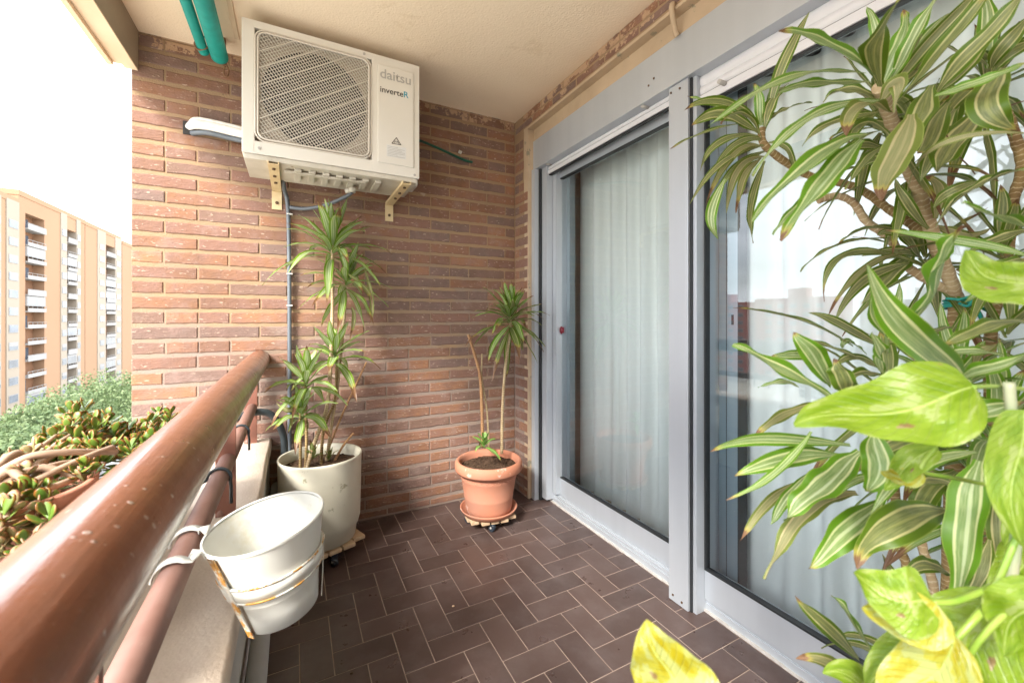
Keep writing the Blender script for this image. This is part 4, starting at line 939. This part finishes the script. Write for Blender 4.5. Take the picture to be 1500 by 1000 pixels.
# ------------------------------------------------------------------ foreground dracaena
bd = thing('dracaena_plant', (1.08, .42, 0), 'large overgrown variegated dracaena filling the right side before the glass', 'plant')
CL = {}
def Lf(g_, m, pts, w, D0, D1, tc=.55, fold=.22, rip=.05, tw=0, Dm=None):
    (a, b_, c) = pts; Dm_ = Dm if Dm else (D0+D1)/2-.015
    p0, pm_, p1 = Q(*a, D0), Q(*b_, Dm_), Q(*c, D1)
    tocam = (CAM-pm_).normalized(); f = tocam*tc+V((0, 0, 1))*(1-tc)
    for p in (p0, pm_, p1): p.x = min(p.x, 1.475 if p.z > .05 else 1.45)
    CL.setdefault((g_, m), MB()).leaf(p0, pm_, p1, w/F*Dm_*.95, f, 18, fold, rip, None, tw)
B, O, Dy = 'leaf_bright', 'leaf_olive', 'leaf_dry'
T = [
 # A: small far rosette top left
 ('A', O, ((1112, 182), (1055, 148), (1002, 162)), 16, 1.0, .95), ('A', B, ((1080, 165), (1040, 152), (1007, 141)), 10, 1.0, .98), ('A', B, ((1270, 108), (1160, 117), (1038, 184)), 24, .72, .62),
 ('A', O, ((1112, 195), (1055, 170), (1014, 184)), 22, 1.0, .95), ('A', O, ((1115, 202), (1085, 168), (1056, 182)), 17, .98, .9), ('A', B, ((1115, 184), (1112, 150), (1105, 122)), 15, 1.0, 1.0),
 ('A', O, ((1120, 185), (1133, 150), (1155, 122)), 18, .98, 1.0), ('A', O, ((1125, 175), (1150, 88), (1186, 17)), 17, 1.0, .95), ('A', O, ((1100, 180), (1040, 192), (982, 218)), 9, 1.0, .9),
 ('A', O, ((1115, 200), (1058, 206), (1026, 250)), 13, 1.0, .92), ('A', O, ((1122, 212), (1062, 236), (1010, 300)), 11, 1.0, .85), ('A', Dy, ((1118, 215), (1072, 228), (1033, 302)), 13, .98, .9),
 ('A', B, ((1062, 262), (1044, 312), (1052, 350)), 17, .9, .88), ('A', Dy, ((1120, 230), (1083, 250), (1064, 312)), 15, 1.0, .92), ('A', O, ((1120, 236), (1100, 300), (1104, 356)), 13, 1.0, .9),
 ('A', Dy, ((1115, 232), (1090, 262), (1078, 312)), 13, .98, .9), ('A', O, ((1118, 205), (1078, 212), (1040, 262)), 12, 1.0, .94), ('A', O, ((1120, 222), (1075, 248), (1048, 292)), 14, 1.02, .95),
 ('A', O, ((1130, 175), (1150, 160), (1190, 150)), 14, 1.0, 1.0), ('A', O, ((1120, 190), (1128, 150), (1138, 118)), 15, 1.0, 1.02), ('A', O, ((1125, 210), (1150, 220), (1165, 262)), 14, 1.0, .98),
 # B: big top rosette
 ('B', B, ((1287, 118), (1215, 68), (1141, 45)), 32, .72, .62), ('B', B, ((1275, 120), (1200, 124), (1140, 136)), 20, .74, .7), ('B', O, ((1290, 128), (1288, 55), (1332, -15)), 38, .72, .6),
 ('B', B, ((1292, 125), (1318, 65), (1324, 14)), 28, .74, .72), ('B', B, ((1286, 95), (1282, 45), (1269, 10)), 16, .78, .78), ('B', B, ((1300, 125), (1340, 55), (1382, -20)), 28, .74, .66),
 ('B', O, ((1302, 135), (1375, 50), (1436, -20)), 20, .74, .66), ('B', O, ((1308, 155), (1385, 75), (1458, -30)), 32, .72, .58), ('B', O, ((1375, 132), (1438, 55), (1515, -25)), 32, .66, .55),
 ('B', O, ((1372, 135), (1420, 90), (1462, 42)), 26, .7, .66), ('B', B, ((1290, 148), (1190, 172), (1102, 258)), 27, .72, .6), ('B', O, ((1285, 165), (1222, 180), (1175, 215)), 20, .78, .76),
 ('B', Dy, ((1302, 165), (1260, 160), (1240, 200)), 34, .7, .64), ('B', Dy, ((1290, 150), (1312, 122), (1310, 165)), 26, .66, .62), ('B', O, ((1290, 150), (1240, 132), (1205, 150)), 22, .76, .8),
 ('B', O, ((1298, 140), (1330, 110), (1375, 70)), 18, .78, .82), ('B', O, ((1290, 160), (1250, 185), (1215, 205)), 20, .8, .8), ('B', B, ((1320, 100), (1350, 60), (1390, 20)), 20, .82, .84),
 # C: rosette below, drooping broad leaves
 ('C', O, ((1315, 225), (1272, 185), (1243, 208)), 30, .76, .7), ('C', Dy, ((1335, 168), (1312, 232), (1290, 294)), 50, .6, .58), ('C', O, ((1365, 125), (1340, 178), (1322, 232)), 38, .66, .62),
 ('C', O, ((1390, 150), (1362, 200), (1345, 225)), 30, .7, .66), ('C', O, ((1432, 165), (1402, 212), (1372, 252)), 48, .74, .7), ('C', O, ((1400, 160), (1372, 210), (1348, 266)), 30, .78, .74),
 ('C', B, ((1370, 140), (1440, 118), (1510, 88)), 20, .6, .52), ('C', O, ((1470, 100), (1450, 150), (1492, 192)), 46, .6, .56), ('C', Dy, ((1332, 270), (1385, 208), (1510, 196)), 12, .62, .5),
 ('C', O, ((1302, 212), (1265, 240), (1238, 278)), 16, .76, .74), ('C', B, ((1272, 198), (1188, 238), (1101, 324)), 40, .66, .58), ('C', B, ((1262, 205), (1205, 270), (1142, 352)), 42, .62, .56),
 ('C', B, ((1215, 262), (1170, 303), (1132, 344)), 20, .66, .62), ('C', O, ((1372, 332), (1432, 272), (1515, 248)), 34, .7, .6), ('C', O, ((1368, 305), (1395, 278), (1442, 266)), 18, .76, .72),
 ('C', O, ((1452, 100), (1475, 60), (1510, 22)), 24, .8, .75), ('C', O, ((1455, 105), (1485, 75), (1515, 58)), 22, .8, .76), ('C', B, ((1448, 100), (1445, 40), (1438, -15)), 24, .84, .84),
 ('C', O, ((1445, 95), (1420, 84), (1392, 102)), 16, .82, .84), ('C', O, ((1445, 112), (1408, 142), (1370, 192)), 24, .82, .8), ('C', O, ((1450, 112), (1430, 150), (1415, 205)), 26, .84, .82),
 ('C', O, ((1360, 335), (1325, 295), (1312, 262)), 16, .84, .84), ('C', O, ((1362, 330), (1342, 290), (1330, 250)), 22, .88, .86), ('C', Dy, ((1370, 320), (1372, 280), (1352, 258)), 20, .84, .82),
 ('C', O, ((1330, 210), (1295, 190), (1262, 172)), 24, .8, .84), ('C', O, ((1340, 190), (1320, 150), (1290, 165)), 22, .82, .84), ('C', O, ((1400, 130), (1375, 150), (1340, 205)), 28, .84, .82),
 ('C', O, ((1420, 120), (1390, 170), (1385, 230)), 30, .86, .84), ('C', O, ((1318, 232), (1270, 215), (1225, 225)), 18, .86, .84), ('C', O, ((1322, 240), (1285, 232), (1262, 250)), 16, .86, .84),
 # E: middle rosette, arching leaves to the left
 ('E', O, ((1345, 352), (1278, 336), (1226, 360)), 18, .92, .86), ('E', O, ((1310, 350), (1228, 360), (1172, 398)), 11, .9, .84), ('E', O, ((1352, 388), (1240, 372), (1208, 442)), 14, .92, .84),
 ('E', Dy, ((1322, 372), (1262, 398), (1213, 462)), 12, .9, .84), ('E', O, ((1335, 385), (1272, 408), (1224, 468)), 19, .92, .84), ('E', O, ((1335, 372), (1308, 402), (1262, 445)), 30, .94, .9),
 ('E', B, ((1510, 376), (1400, 350), (1295, 337)), 15, .5, .6), ('E', B, ((1520, 342), (1460, 318), (1410, 296)), 32, .5, .5), ('E', O, ((1350, 378), (1310, 366), (1262, 375)), 16, .95, .9),
 ('E', O, ((1345, 352), (1310, 340), (1285, 345)), 16, .9, .9), ('E', O, ((1420, 370), (1470, 345), (1515, 340)), 26, .85, .8), ('E', O, ((1350, 380), (1330, 355), (1318, 335)), 20, .94, .94),
 ('E', O, ((1440, 400), (1480, 385), (1515, 380)), 22, .8, .76), ('E', Dy, ((1370, 330), (1410, 345), (1450, 335)), 18, .88, .84),
 # F: bright near leaves in the middle
 ('F', B, ((1328, 480), (1378, 408), (1413, 330)), 62, .6, .5), ('F', B, ((1420, 562), (1333, 490), (1270, 388)), 52, .52, .44), ('F', B, ((1300, 515), (1287, 465), (1279, 428)), 30, .62, .6),
 ('F', B, ((1312, 485), (1314, 450), (1318, 414)), 12, .7, .7), ('F', B, ((1292, 545), (1285, 515), (1278, 486)), 26, .56, .54), ('F', O, ((1515, 472), (1440, 482), (1377, 508)), 30, .5, .48),
 ('F', B, ((1395, 562), (1450, 540), (1515, 512)), 36, .48, .42), ('F', O, ((1402, 480), (1375, 484), (1353, 500)), 14, .66, .62), ('F', Dy, ((1425, 538), (1445, 515), (1463, 500)), 25, .6, .58),
 ('F', B, ((1515, 445), (1460, 430), (1408, 447)), 20, .55, .55), ('F', B, ((1380, 520), (1420, 515), (1470, 520)), 18, .6, .56), ('F', O, ((1300, 520), (1315, 500), (1340, 530)), 30, .64, .62),
 # G: leaves reaching left
 ('G', O, ((1250, 508), (1160, 466), (1074, 451)), 18, .7, .66), ('G', O, ((1288, 508), (1235, 475), (1184, 458)), 16, .74, .72), ('G', B, ((1218, 564), (1187, 520), (1162, 486)), 34, .6, .58),
 ('G', B, ((1228, 590), (1150, 545), (1074, 504)), 40, .56, .52), ('G', B, ((1195, 530), (1162, 520), (1130, 521)), 16, .72, .7), ('G', B, ((1170, 567), (1142, 560), (1110, 567)), 12, .7, .68),
 ('G', O, ((1237, 575), (1232, 548), (1225, 526)), 34, .58, .56), ('G', O, ((1275, 532), (1225, 512), (1176, 494)), 12, .7, .68), ('G', Dy, ((1208, 588), (1150, 610), (1102, 641)), 18, .68, .64),
 ('G', B, ((1270, 520), (1240, 500), (1235, 510)), 18, .72, .7), ('G', O, ((1290, 540), (1255, 525), (1220, 540)), 20, .74, .72), ('G', O, ((1300, 555), (1262, 548), (1240, 560)), 24, .72, .7),
 # H: lower drooping leaves
 ('H', B, ((1245, 652), (1125, 643), (1040, 661)), 20, .66, .6), ('H', B, ((1232, 668), (1150, 670), (1076, 697)), 32, .66, .6), ('H', B, ((1188, 632), (1140, 690), (1063, 732)), 14, .6, .56),
 ('H', Dy, ((1170, 705), (1122, 742), (1084, 792)), 15, .68, .64), ('H', B, ((1188, 690), (1152, 735), (1129, 768)), 17, .68, .64), ('H', B, ((1260, 662), (1202, 712), (1150, 763)), 48, .58, .54),
 ('H', Dy, ((1255, 722), (1178, 755), (1120, 848)), 30, .64, .58), ('H', B, ((1292, 732), (1242, 784), (1184, 832)), 42, .58, .54), ('H', O, ((1388, 748), (1308, 762), (1254, 832)), 54, .56, .5),
 ('H', B, ((1280, 635), (1284, 680), (1272, 720)), 44, .5, .5), ('H', B, ((1430, 662), (1342, 688), (1274, 757)), 28, .54, .5), ('H', B, ((1435, 675), (1420, 770), (1398, 905)), 50, .52, .5),
 ('H', O, ((1450, 790), (1432, 845), (1412, 900)), 24, .6, .6), ('H', O, ((1258, 965), (1207, 917), (1164, 872)), 24, .62, .6), ('H', B, ((1278, 958), (1247, 907), (1217, 872)), 24, .64, .62),
 ('H', Dy, ((1275, 1005), (1222, 972), (1165, 964)), 22, .56, .54), ('H', B, ((1292, 700), (1252, 703), (1226, 730)), 12, .62, .6), ('H', B, ((1460, 652), (1412, 640), (1368, 640)), 20, .56, .56),
 ('H', O, ((1418, 722), (1372, 704), (1338, 716)), 26, .64, .62), ('H', O, ((1505, 780), (1492, 850), (1484, 910)), 28, .58, .56), ('H', O, ((1392, 842), (1360, 828), (1325, 846)), 26, .72, .7),
 ('H', O, ((1460, 700), (1470, 780), (1465, 870)), 32, .66, .64), ('H', B, ((1400, 620), (1440, 600), (1500, 590)), 36, .6, .56), ('H', O, ((1330, 600), (1290, 590), (1250, 610)), 30, .72, .7),
 ('H', O, ((1350, 640), (1310, 650), (1270, 690)), 30, .72, .7), ('H', O, ((1400, 690), (1360, 730), (1330, 790)), 34, .74, .72), ('H', O, ((1330, 660), (1300, 690), (1290, 740)), 26, .74, .72),
 ('H', Dy, ((1380, 700), (1350, 690), (1330, 700)), 22, .68, .66), ('H', B, ((1470, 640), (1490, 690), (1500, 760)), 34, .6, .58),
]
for t_ in T: Lf(t_[0], t_[1], t_[2], t_[3], t_[4], t_[5], random.uniform(.45, .8), random.uniform(.15, .5), random.uniform(.05, .13), random.uniform(-1.0, 1.0))
# leaves filling the depth of the crown, behind the near ones
crowns = [(1300, 150, .84, 14), (1330, 230, .88, 12), (1455, 110, .88, 14), (1355, 370, .95, 10), (1470, 360, .86, 12), (1400, 560, .8, 14), (1300, 560, .8, 8), (1380, 660, .82, 16), (1470, 620, .72, 12), (1480, 480, .82, 8), (1350, 960, .75, 8), (1470, 740, .75, 10)]
for i, (u, v, D, n_) in enumerate(crowns):
    m_ = MB(); rosette(m_, Q(u, v, D), (random.uniform(-.4, .1), random.uniform(-.4, .1), 1), int(n_*1.35), .20, .026, -65, 75, True, .35)
    for p in m_.v: p.x = min(p.x, 1.476)
    m_.build('leaf_cluster', 'leaf_olive' if i not in (5, 7, 8, 11) else B, bd)
for (g_, m), mb_ in CL.items():
    for p in mb_.v: p.x = min(p.x, 1.478)
    mb_.build('leaf_cluster', m, bd)
def cn_(px, w_, parent=bd, m='bark', nm='stem', taper=.85):
    pts = [Q(*p) for p in px]; Dm = sum(p[2] for p in px)/len(px); r_ = w_/F*Dm/2; return cane(pts, r_, r_*taper, parent, m, nm)
cn_([(1388, 1180, .95), (1392, 900, .94), (1398, 700, .93), (1402, 560, .92), (1402, 480, .92), (1402, 435, .92)], 24)
cn_([(1402, 440, .92), (1388, 400, .9), (1371, 360, .88), (1354, 303, .86), (1338, 262, .85), (1322, 228, .83), (1300, 160, .78), (1288, 128, .74)], 19, m='bark_pale')
cn_([(1362, 345, .89), (1340, 332, .92), (1303, 307, .96), (1268, 282, .99), (1240, 270, 1.0), (1180, 255, 1.02), (1122, 215, 1.0), (1116, 188, 1.0)], 12)
cn_([(1398, 430, .92), (1350, 405, .92), (1325, 385, .94), (1304, 350, .95), (1270, 325, .96), (1250, 297, .97), (1225, 287, .98), (1198, 294, .99)], 12, m='bark_pale')
cn_([(1452, 1180, .9), (1450, 800, .9), (1450, 600, .9), (1452, 480, .9), (1470, 400, .88), (1478, 350, .88), (1482, 300, .87), (1497, 248, .86), (1488, 204, .86), (1460, 130, .86)], 15)
cn_([(1500, 470, .86), (1455, 426, .9), (1430, 408, .92), (1405, 392, .93)], 11, m='bark_pale')
cn_([(1340, 1180, .86), (1335, 900, .86), (1328, 830, .86), (1318, 795, .86), (1310, 700, .85), (1310, 560, .82)], 13)
cn_([(1390, 1180, .8), (1372, 900, .8), (1360, 830, .8), (1350, 790, .8), (1350, 680, .8)], 13, m='bark_pale')
m_ = MB()
for k_ in range(4):
    c = Q(1402, 441+k_*3, .92); m_.tube([c+V((.021*math.cos(a*.6), .021*math.sin(a*.6), .003*math.sin(a*.9+k_))) for a in range(11)], .0025, 6, closed=True)
m_.tube(smooth_path([Q(1385, 437, .9), Q(1420, 441, .88), Q(1440, 452, .88), Q(1452, 458, .9)], 5), .003, 6); m_.tube(smooth_path([Q(1418, 440, .88), Q(1430, 452, .88), Q(1438, 468, .88), Q(1436, 480, .88)], 5), .004, 6)
m_.tube(smooth_path([Q(1402, 440, .885), Q(1425, 434, .87), Q(1418, 448, .87), Q(1405, 444, .885)], 5), .003, 6)
tag(m_.build('twine', 'twine', None, Q(1402, 445, .9)), 'teal green twine tied around the canes of the large dracaena', 'twine')
pt = thing('plastic_pot', (Q(1400, 1200, .92).x, Q(1400, 1200, .92).y, 0), 'pot of the large dracaena on the floor by the glass', 'plant pot')
pc = pt.location; mb = MB(); mb.lathe([(0, .003), (.11, .003), (.145, .26), (.152, .262), (.152, .275), (.14, .275), (.135, .24)], (pc.x, pc.y, 0), 40); mb.build('pot_body', 'terracotta', pt); soil((pc.x, pc.y, .235), .134, pt)

# ------------------------------------------------------------------ pothos close to the camera
po = thing('pothos_plant', Q(1480, 1150, .42), 'yellow green pothos with heart shaped leaves close in front at the right', 'plant')
def heart(t): 
    return max(.03, math.sin(math.pi*t**.60))**.72 if 0 < t < .995 else .03
def pleaf(base, mid, tip, w, D0, D1, m='pothos', tc=.6, fold=.12, Dm=None):
    Dm_ = Dm or (D0+D1)/2; p0, pm_, p1 = Q(*base, D0), Q(*mid, Dm_), Q(*tip, D1); tocam = (CAM-pm_).normalized()
    m_ = MB(); m_.leaf(p0, pm_, p1, w/F*Dm_, tocam*tc+V((0, 0, 1))*(1-tc), 30, fold, .035, heart, random.uniform(-.25, .25)); m_.build('leaf', m, po)
pleaf((1428, 566), (1300, 590), (1163, 622), 118, .36, .38, 'pothos', .75)
pleaf((1368, 882), (1312, 868), (1250, 838), 92, .34, .36, 'pothos', .75)
pleaf((1372, 884), (1320, 905), (1262, 890), 74, .335, .36, 'pothos_yellow', .9)
pleaf((1000, 1075), (975, 985), (946, 908), 118, .34, .36, 'pothos_yellow', .9)
pleaf((1560, 430), (1475, 408), (1414, 366), 84, .34, .40, 'pothos', .6)
pleaf((1372, 655), (1330, 685), (1296, 718), 40, .42, .43, 'pothos', .6)
pleaf((1520, 900), (1440, 960), (1385, 1030), 120, .36, .38, 'pothos', .6)
pleaf((1390, 935), (1330, 960), (1270, 1010), 84, .38, .40, 'pothos', .7)
pleaf((1400, 930), (1345, 1000), (1300, 1060), 90, .34, .36, 'pothos_yellow', .6)
pleaf((1500, 600), (1488, 690), (1497, 800), 66, .34, .34, 'pothos', .9)
pleaf((1530, 860), (1500, 900), (1470, 960), 80, .32, .34, 'pothos', .7)
pleaf((1350, 690), (1315, 700), (1290, 690), 30, .42, .43, 'pothos_yellow', .6)
pleaf((1440, 940), (1490, 990), (1520, 1050), 90, .38, .38, 'pothos_yellow', .6)
pleaf((1500, 950), (1430, 925), (1375, 880), 70, .44, .46, 'pothos', .6)
pleaf((1470, 1000), (1420, 960), (1350, 935), 80, .44, .46, 'pothos', .7)
pleaf((1540, 820), (1490, 835), (1440, 880), 64, .46, .47, 'pothos', .5)
pleaf((1330, 1080), (1275, 1010), (1205, 985), 70, .42, .44, 'pothos', .7)
pleaf((1540, 700), (1505, 740), (1470, 800), 60, .44, .46, 'pothos', .7)
pleaf((1420, 1080), (1400, 1010), (1350, 960), 80, .40, .42, 'pothos', .8)
pleaf((1530, 1010), (1470, 985), (1420, 1010), 80, .40, .42, 'pothos_yellow', .7)
def pst(px, w_, m='pothos_stem'):
    pts = smooth_path([Q(*p) for p in px], 6); r_ = w_/F*px[0][2]/2; m_ = MB(); m_.tube(pts, r_, 10); m_.build('stem', m, po)
pst([(1425, 567, .36), (1460, 566, .37), (1520, 572, .38)], 7)
pst([(1366, 882, .34), (1400, 880, .34), (1445, 862, .35), (1462, 850, .35), (1490, 785, .35), (1530, 700, .36)], 9)
pst([(1400, 935, .35), (1428, 905, .35), (1457, 872, .36)], 10); pst([(1372, 655, .42), (1350, 688, .42), (1400, 700, .42), (1480, 716, .42), (1530, 722, .42)], 6, 'pothos_stem')
pst([(1456, 860, .37), (1470, 940, .37), (1490, 1010, .37), (1500, 1080, .38)], 18, 'pothos_old_stem'); pst([(1478, 560, .36), (1484, 640, .36), (1490, 760, .36), (1480, 860, .365)], 13, 'pothos_old_stem')
pst([(1000, 1070, .34), (1100, 1110, .37), (1300, 1140, .4), (1480, 1150, .42)], 7); pst([(1500, 880, .33), (1470, 900, .34), (1420, 960, .35), (1390, 1060, .37)], 9)
pst([(1490, 1060, .38), (1480, 1150, .42)], 18, 'pothos_old_stem')

# ------------------------------------------------------------------ the town below
GZ = -20.5
mb = MB(); s_ = 900; k = mb.add([(-s_, -s_, GZ), (s_, -s_, GZ), (s_, s_, GZ), (-s_, s_, GZ)]); mb.face([k, k+1, k+2, k+3]); tag(mb.build('ground', 'ground'), kind='structure')
def U(u): return P(u, CY, 'X', -43).y
def tower(bays, ztop, label, depth=22, X=-43, step=3.0, nfl=14):
    y0, y1 = bays[0][0], bays[-1][1]; t = thing('apartment_tower', (X-depth/2, (y0+y1)/2, GZ), label, 'building', 'apartment towers across the street')
    m_ = MB(); m_.cur = 0; m_.box(X-depth, X-1.6, y0, y1, GZ, ztop-.6)
    for (a, b_, kind) in bays:
        if kind in ('o', 'c', 'w'): m_.cur = {'o': 0, 'c': 1, 'w': 1}[kind]; m_.box(X-1.599, X+(.15 if kind != 'o' else 0), a, b_, GZ, ztop-.3)
        else: m_.cur = 0; m_.box(X-1.599, X, a, b_, ztop-3.3, ztop-.3)
    m_.build('wall', ['orange_wall', 'cream_wall'], t)
    m_ = MB(); m_.box(X-depth-.2, X+.1, y0-.1, y1+.1, ztop-.59, ztop+.35); m_.build('roof', 'orange_wall', t)
    wn, fr, sb, rc, gl_ = MB(), MB(), MB(), MB(), MB()
    for fl_ in range(nfl):
        z = ztop-3.3-step*(fl_+1)+.3
        for (a, b_, kind) in bays:
            w_ = b_-a
            if kind == 'w':
                c = (a+b_)/2; hw = min(.36*w_, 1.3); op = random.random()
                fr.box(X+.16, X+.22, c-hw, c+hw, z+.9, z+2.3); gl_.box(X+.221, X+.24, c-hw+.1, c+hw-.1, z+1.0, z+1.0+(1.2 if op < .5 else .6))
            if kind == 'b':
                sb.box(X-1.59, X+.35, a+.1, b_-.1, z-.15, z+.05); fr.box(X+.28, X+.35, a+.1, b_-.1, z+.05, z+(.55 if fl_ % 4 else .9)); fr.box(X+.28, X+.35, a+.1, b_-.1, z+.93, z+1.0); [sb.box(X+.29, X+.34, yy_, yy_+.06, z+.55, z+.93) for yy_ in (a+.1, a+w_*.25, a+w_*.5, a+w_*.75, b_-.16)]
                op = random.random(); c = a+w_*random.uniform(.3, .7)
                if op < .28: fr.box(X-.1, X+.2, a+.1, b_-.1, z+.95, z+2.75); gl_.box(X+.201, X+.22, a+.3, b_-.3, z+1.1, z+2.4)
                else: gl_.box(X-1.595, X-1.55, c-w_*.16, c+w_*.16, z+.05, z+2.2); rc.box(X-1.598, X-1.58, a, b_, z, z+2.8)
                if random.random() < .25: rc.box(X-.9, X-.5, a+.4, a+1.2, z+.1, z+1.2)
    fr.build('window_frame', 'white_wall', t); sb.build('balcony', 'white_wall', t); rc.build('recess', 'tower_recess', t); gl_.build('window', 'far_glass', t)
ya = [U(x) for x in (-40, -25, 0)]
tower([(U(-60), U(-38), 'b'), (U(-38), U(-12), 'o'), (U(-12), U(0), 'w'), (U(0), U(8), 'o'), (U(8), U(26.6), 'w')], 21.6, 'lower orange apartment block cut off by the left edge of the picture')
tower([(U(27), U(37), 'o'), (U(37), U(65), 'b'), (U(65), U(88), 'o'), (U(88), U(97), 'w'), (U(97), U(111), 'b'), (U(111), U(117), 'w'), (U(117), U(124), 'o')], 23.3, 'nearest tall orange apartment tower with two columns of stacked balconies')
tower([(U(124.8), U(142), 'o'), (U(142), U(154), 'w'), (U(154), U(168), 'b'), (U(168), U(177), 'w')], 23.2, 'middle orange apartment tower seen past the edge of the nearest tower')
tower([(U(179), U(200), 'o'), (U(200), U(214), 'b')], 22.5, 'farthest orange apartment tower mostly hidden by the brick wall')
# far blocks that the glass mirrors
def block(x, y, w_, dpt, h_, label, m='red_brick'):
    t = thing('apartment_block', (x, y, GZ), label, 'building', 'brick blocks mirrored in the glass'); m_ = MB(); m_.box(x-dpt, x, y-w_/2, y+w_/2, GZ, GZ+h_); m_.box(x-dpt*.6, x-dpt*.3, y-3, y+3, GZ+h_, GZ+h_+3.5); m_.build('wall', m, t)
    g1, g2 = MB(), MB()
    for fl_ in range(int(h_/3)):
        yy = y-w_/2+2
        while yy < y+w_/2-3:
            g1.box(x+.01, x+.12, yy, yy+2.2, GZ+3*fl_+.9, GZ+3*fl_+2.4); g2.box(x+.121, x+.15, yy+.2, yy+2.0, GZ+3*fl_+1.0, GZ+3*fl_+2.0); yy += 4.2
    g1.build('window_frame', 'white_wall', t); g2.build('window', 'far_glass', t)
block(-150, 112, 26, 14, 27.5, 'red brick block mirrored at the left edge of the right pane')
block(-150, 84, 25, 14, 28.5, 'red brick block with a roof hut mirrored in the right pane')
block(-158, 52, 30, 14, 27, 'beige block mirrored behind the leaves in the right pane', 'cream_wall')
block(-150, 18, 30, 14, 26, 'beige long block mirrored behind the big plant', 'cream_wall')
# street trees
def tree(x, y, top, r_, label):
    t = thing('street_tree', (x, y, GZ), label, 'tree', 'green trees below the balcony'); m_ = MB(); m_.tube([(x, y, GZ), (x+.2, y, GZ+4), (x, y, top-r_*.9)], [.35, .28, .12], 8)
    for q in range(6):
        a = q*1.05; m_.tube([(x, y, GZ+4+q*.4), (x+math.cos(a)*r_*.4, y+math.sin(a)*r_*.4, top-r_*1.0), (x+math.cos(a)*r_*.7, y+math.sin(a)*r_*.7, top-r_*.6)], [.14, .09, .04], 6)
    m_.build('trunk', 'trunk', t)
    m_ = MB(); blobs = [(V((random.gauss(0, .42)*r_, random.gauss(0, .42)*r_, random.uniform(-.75, .35)*r_)), random.uniform(.28, .5)*r_) for _ in range(26)]
    cz = V((x, y, top-r_*.75))
    for c, br in blobs:
        for q in range(520):
            d_ = V((random.gauss(0, 1), random.gauss(0, 1), random.gauss(0, .8))).normalized(); p = cz+c+d_*br*random.uniform(.75, 1.08); s_ = random.uniform(.12, .26)
            a = V((random.gauss(0, 1), random.gauss(0, 1), random.gauss(0, 1))).normalized(); b_ = a.cross(d_+V((.01, .02, .03))).normalized()
            k = m_.add([p-a*s_, p+b_*s_*.6, p+a*s_, p-b_*s_*.6]); m_.face([k, k+1, k+2, k+3])
    m_.build('crown', 'foliage', t)
trees = [(150, 556, 62, 7.5, 'broad green tree right of the towers beside the brick wall'), (190, 560, 70, 7, 'green tree partly hidden by the brick wall'), (100, 578, 52, 6, 'green tree in front of the middle tower'), (50, 600, 46, 5.5, 'green tree at the foot of the nearest tower'), (5, 628, 40, 5, 'low green tree at the left edge of the view'), (150, 612, 42, 5, 'green tree just above the jade plant'), (-40, 640, 42, 5, 'green tree beyond the left edge'), (70, 625, 38, 4.6, 'rounded green tree between the jade plant and the towers')]
for (u, v, D, r_, lb) in trees:
    p = Q(u, v-14, D); tree(p.x, p.y, p.z, r_, lb)

# ------------------------------------------------------------------ camera, light, world
cd = bpy.data.cameras.new('camera'); co = bpy.data.objects.new('camera', cd); COL.objects.link(co); sc.camera = co
co.location = CAM; co.rotation_euler = (R(90), 0, -YAW); cd.sensor_width = 36; cd.sensor_fit = 'HORIZONTAL'; cd.lens = 36*F/1500
cd.shift_y = -(500-CY)/1500; cd.clip_start = .02; cd.clip_end = 3000
cd.dof.use_dof = True; cd.dof.focus_distance = 1.9; cd.dof.aperture_fstop = 5.0
SE, SA = R(38), R(-128)                         # sun from the open side, a little behind the camera
sd = V((math.cos(SE)*math.sin(SA), math.cos(SE)*math.cos(SA), math.sin(SE)))
ld = bpy.data.lights.new('sun', 'SUN'); ld.energy = 2.6; ld.angle = R(14); ld.color = (1, .95, .87)
lo = bpy.data.objects.new('sun', ld); COL.objects.link(lo); lo.rotation_euler = sd.to_track_quat('Z', 'Y').to_euler()
wd = bpy.data.worlds.new('World'); sc.world = wd; wd.use_nodes = True; nt = wd.node_tree; bg = nt.nodes['Background']
sky = N(nt, 'ShaderNodeTexSky', sky_type='NISHITA'); sky.sun_disc = False; sky.sun_elevation = SE; sky.sun_rotation = SA; sky.air_density = 1; sky.dust_density = 2
tc = N(nt, 'ShaderNodeTexCoord'); mp = N(nt, 'ShaderNodeMapping'); mp.inputs['Scale'].default_value = (1.5, 1.5, 5); nt.links.new(tc.outputs['Generated'], mp.inputs[0])
cf = ramp(nt, noise_n(nt, 1.6, 7, mp.outputs[0], .6), [(.30, g(.35)), (.62, g(1))])
skc = mixc(nt, cf, sky.outputs[0], (13.5, 13.9, 14.6))
nt.links.new(skc, bg.inputs['Color']); bg.inputs['Strength'].default_value = .12
vs = sc.view_settings; vs.view_transform = 'Standard'; vs.look = 'None'; vs.exposure = 1.88; vs.gamma = 1
sc.render.engine = 'CYCLES'; sc.cycles.max_bounces = 10; sc.cycles.diffuse_bounces = 5; sc.cycles.transparent_max_bounces = 16
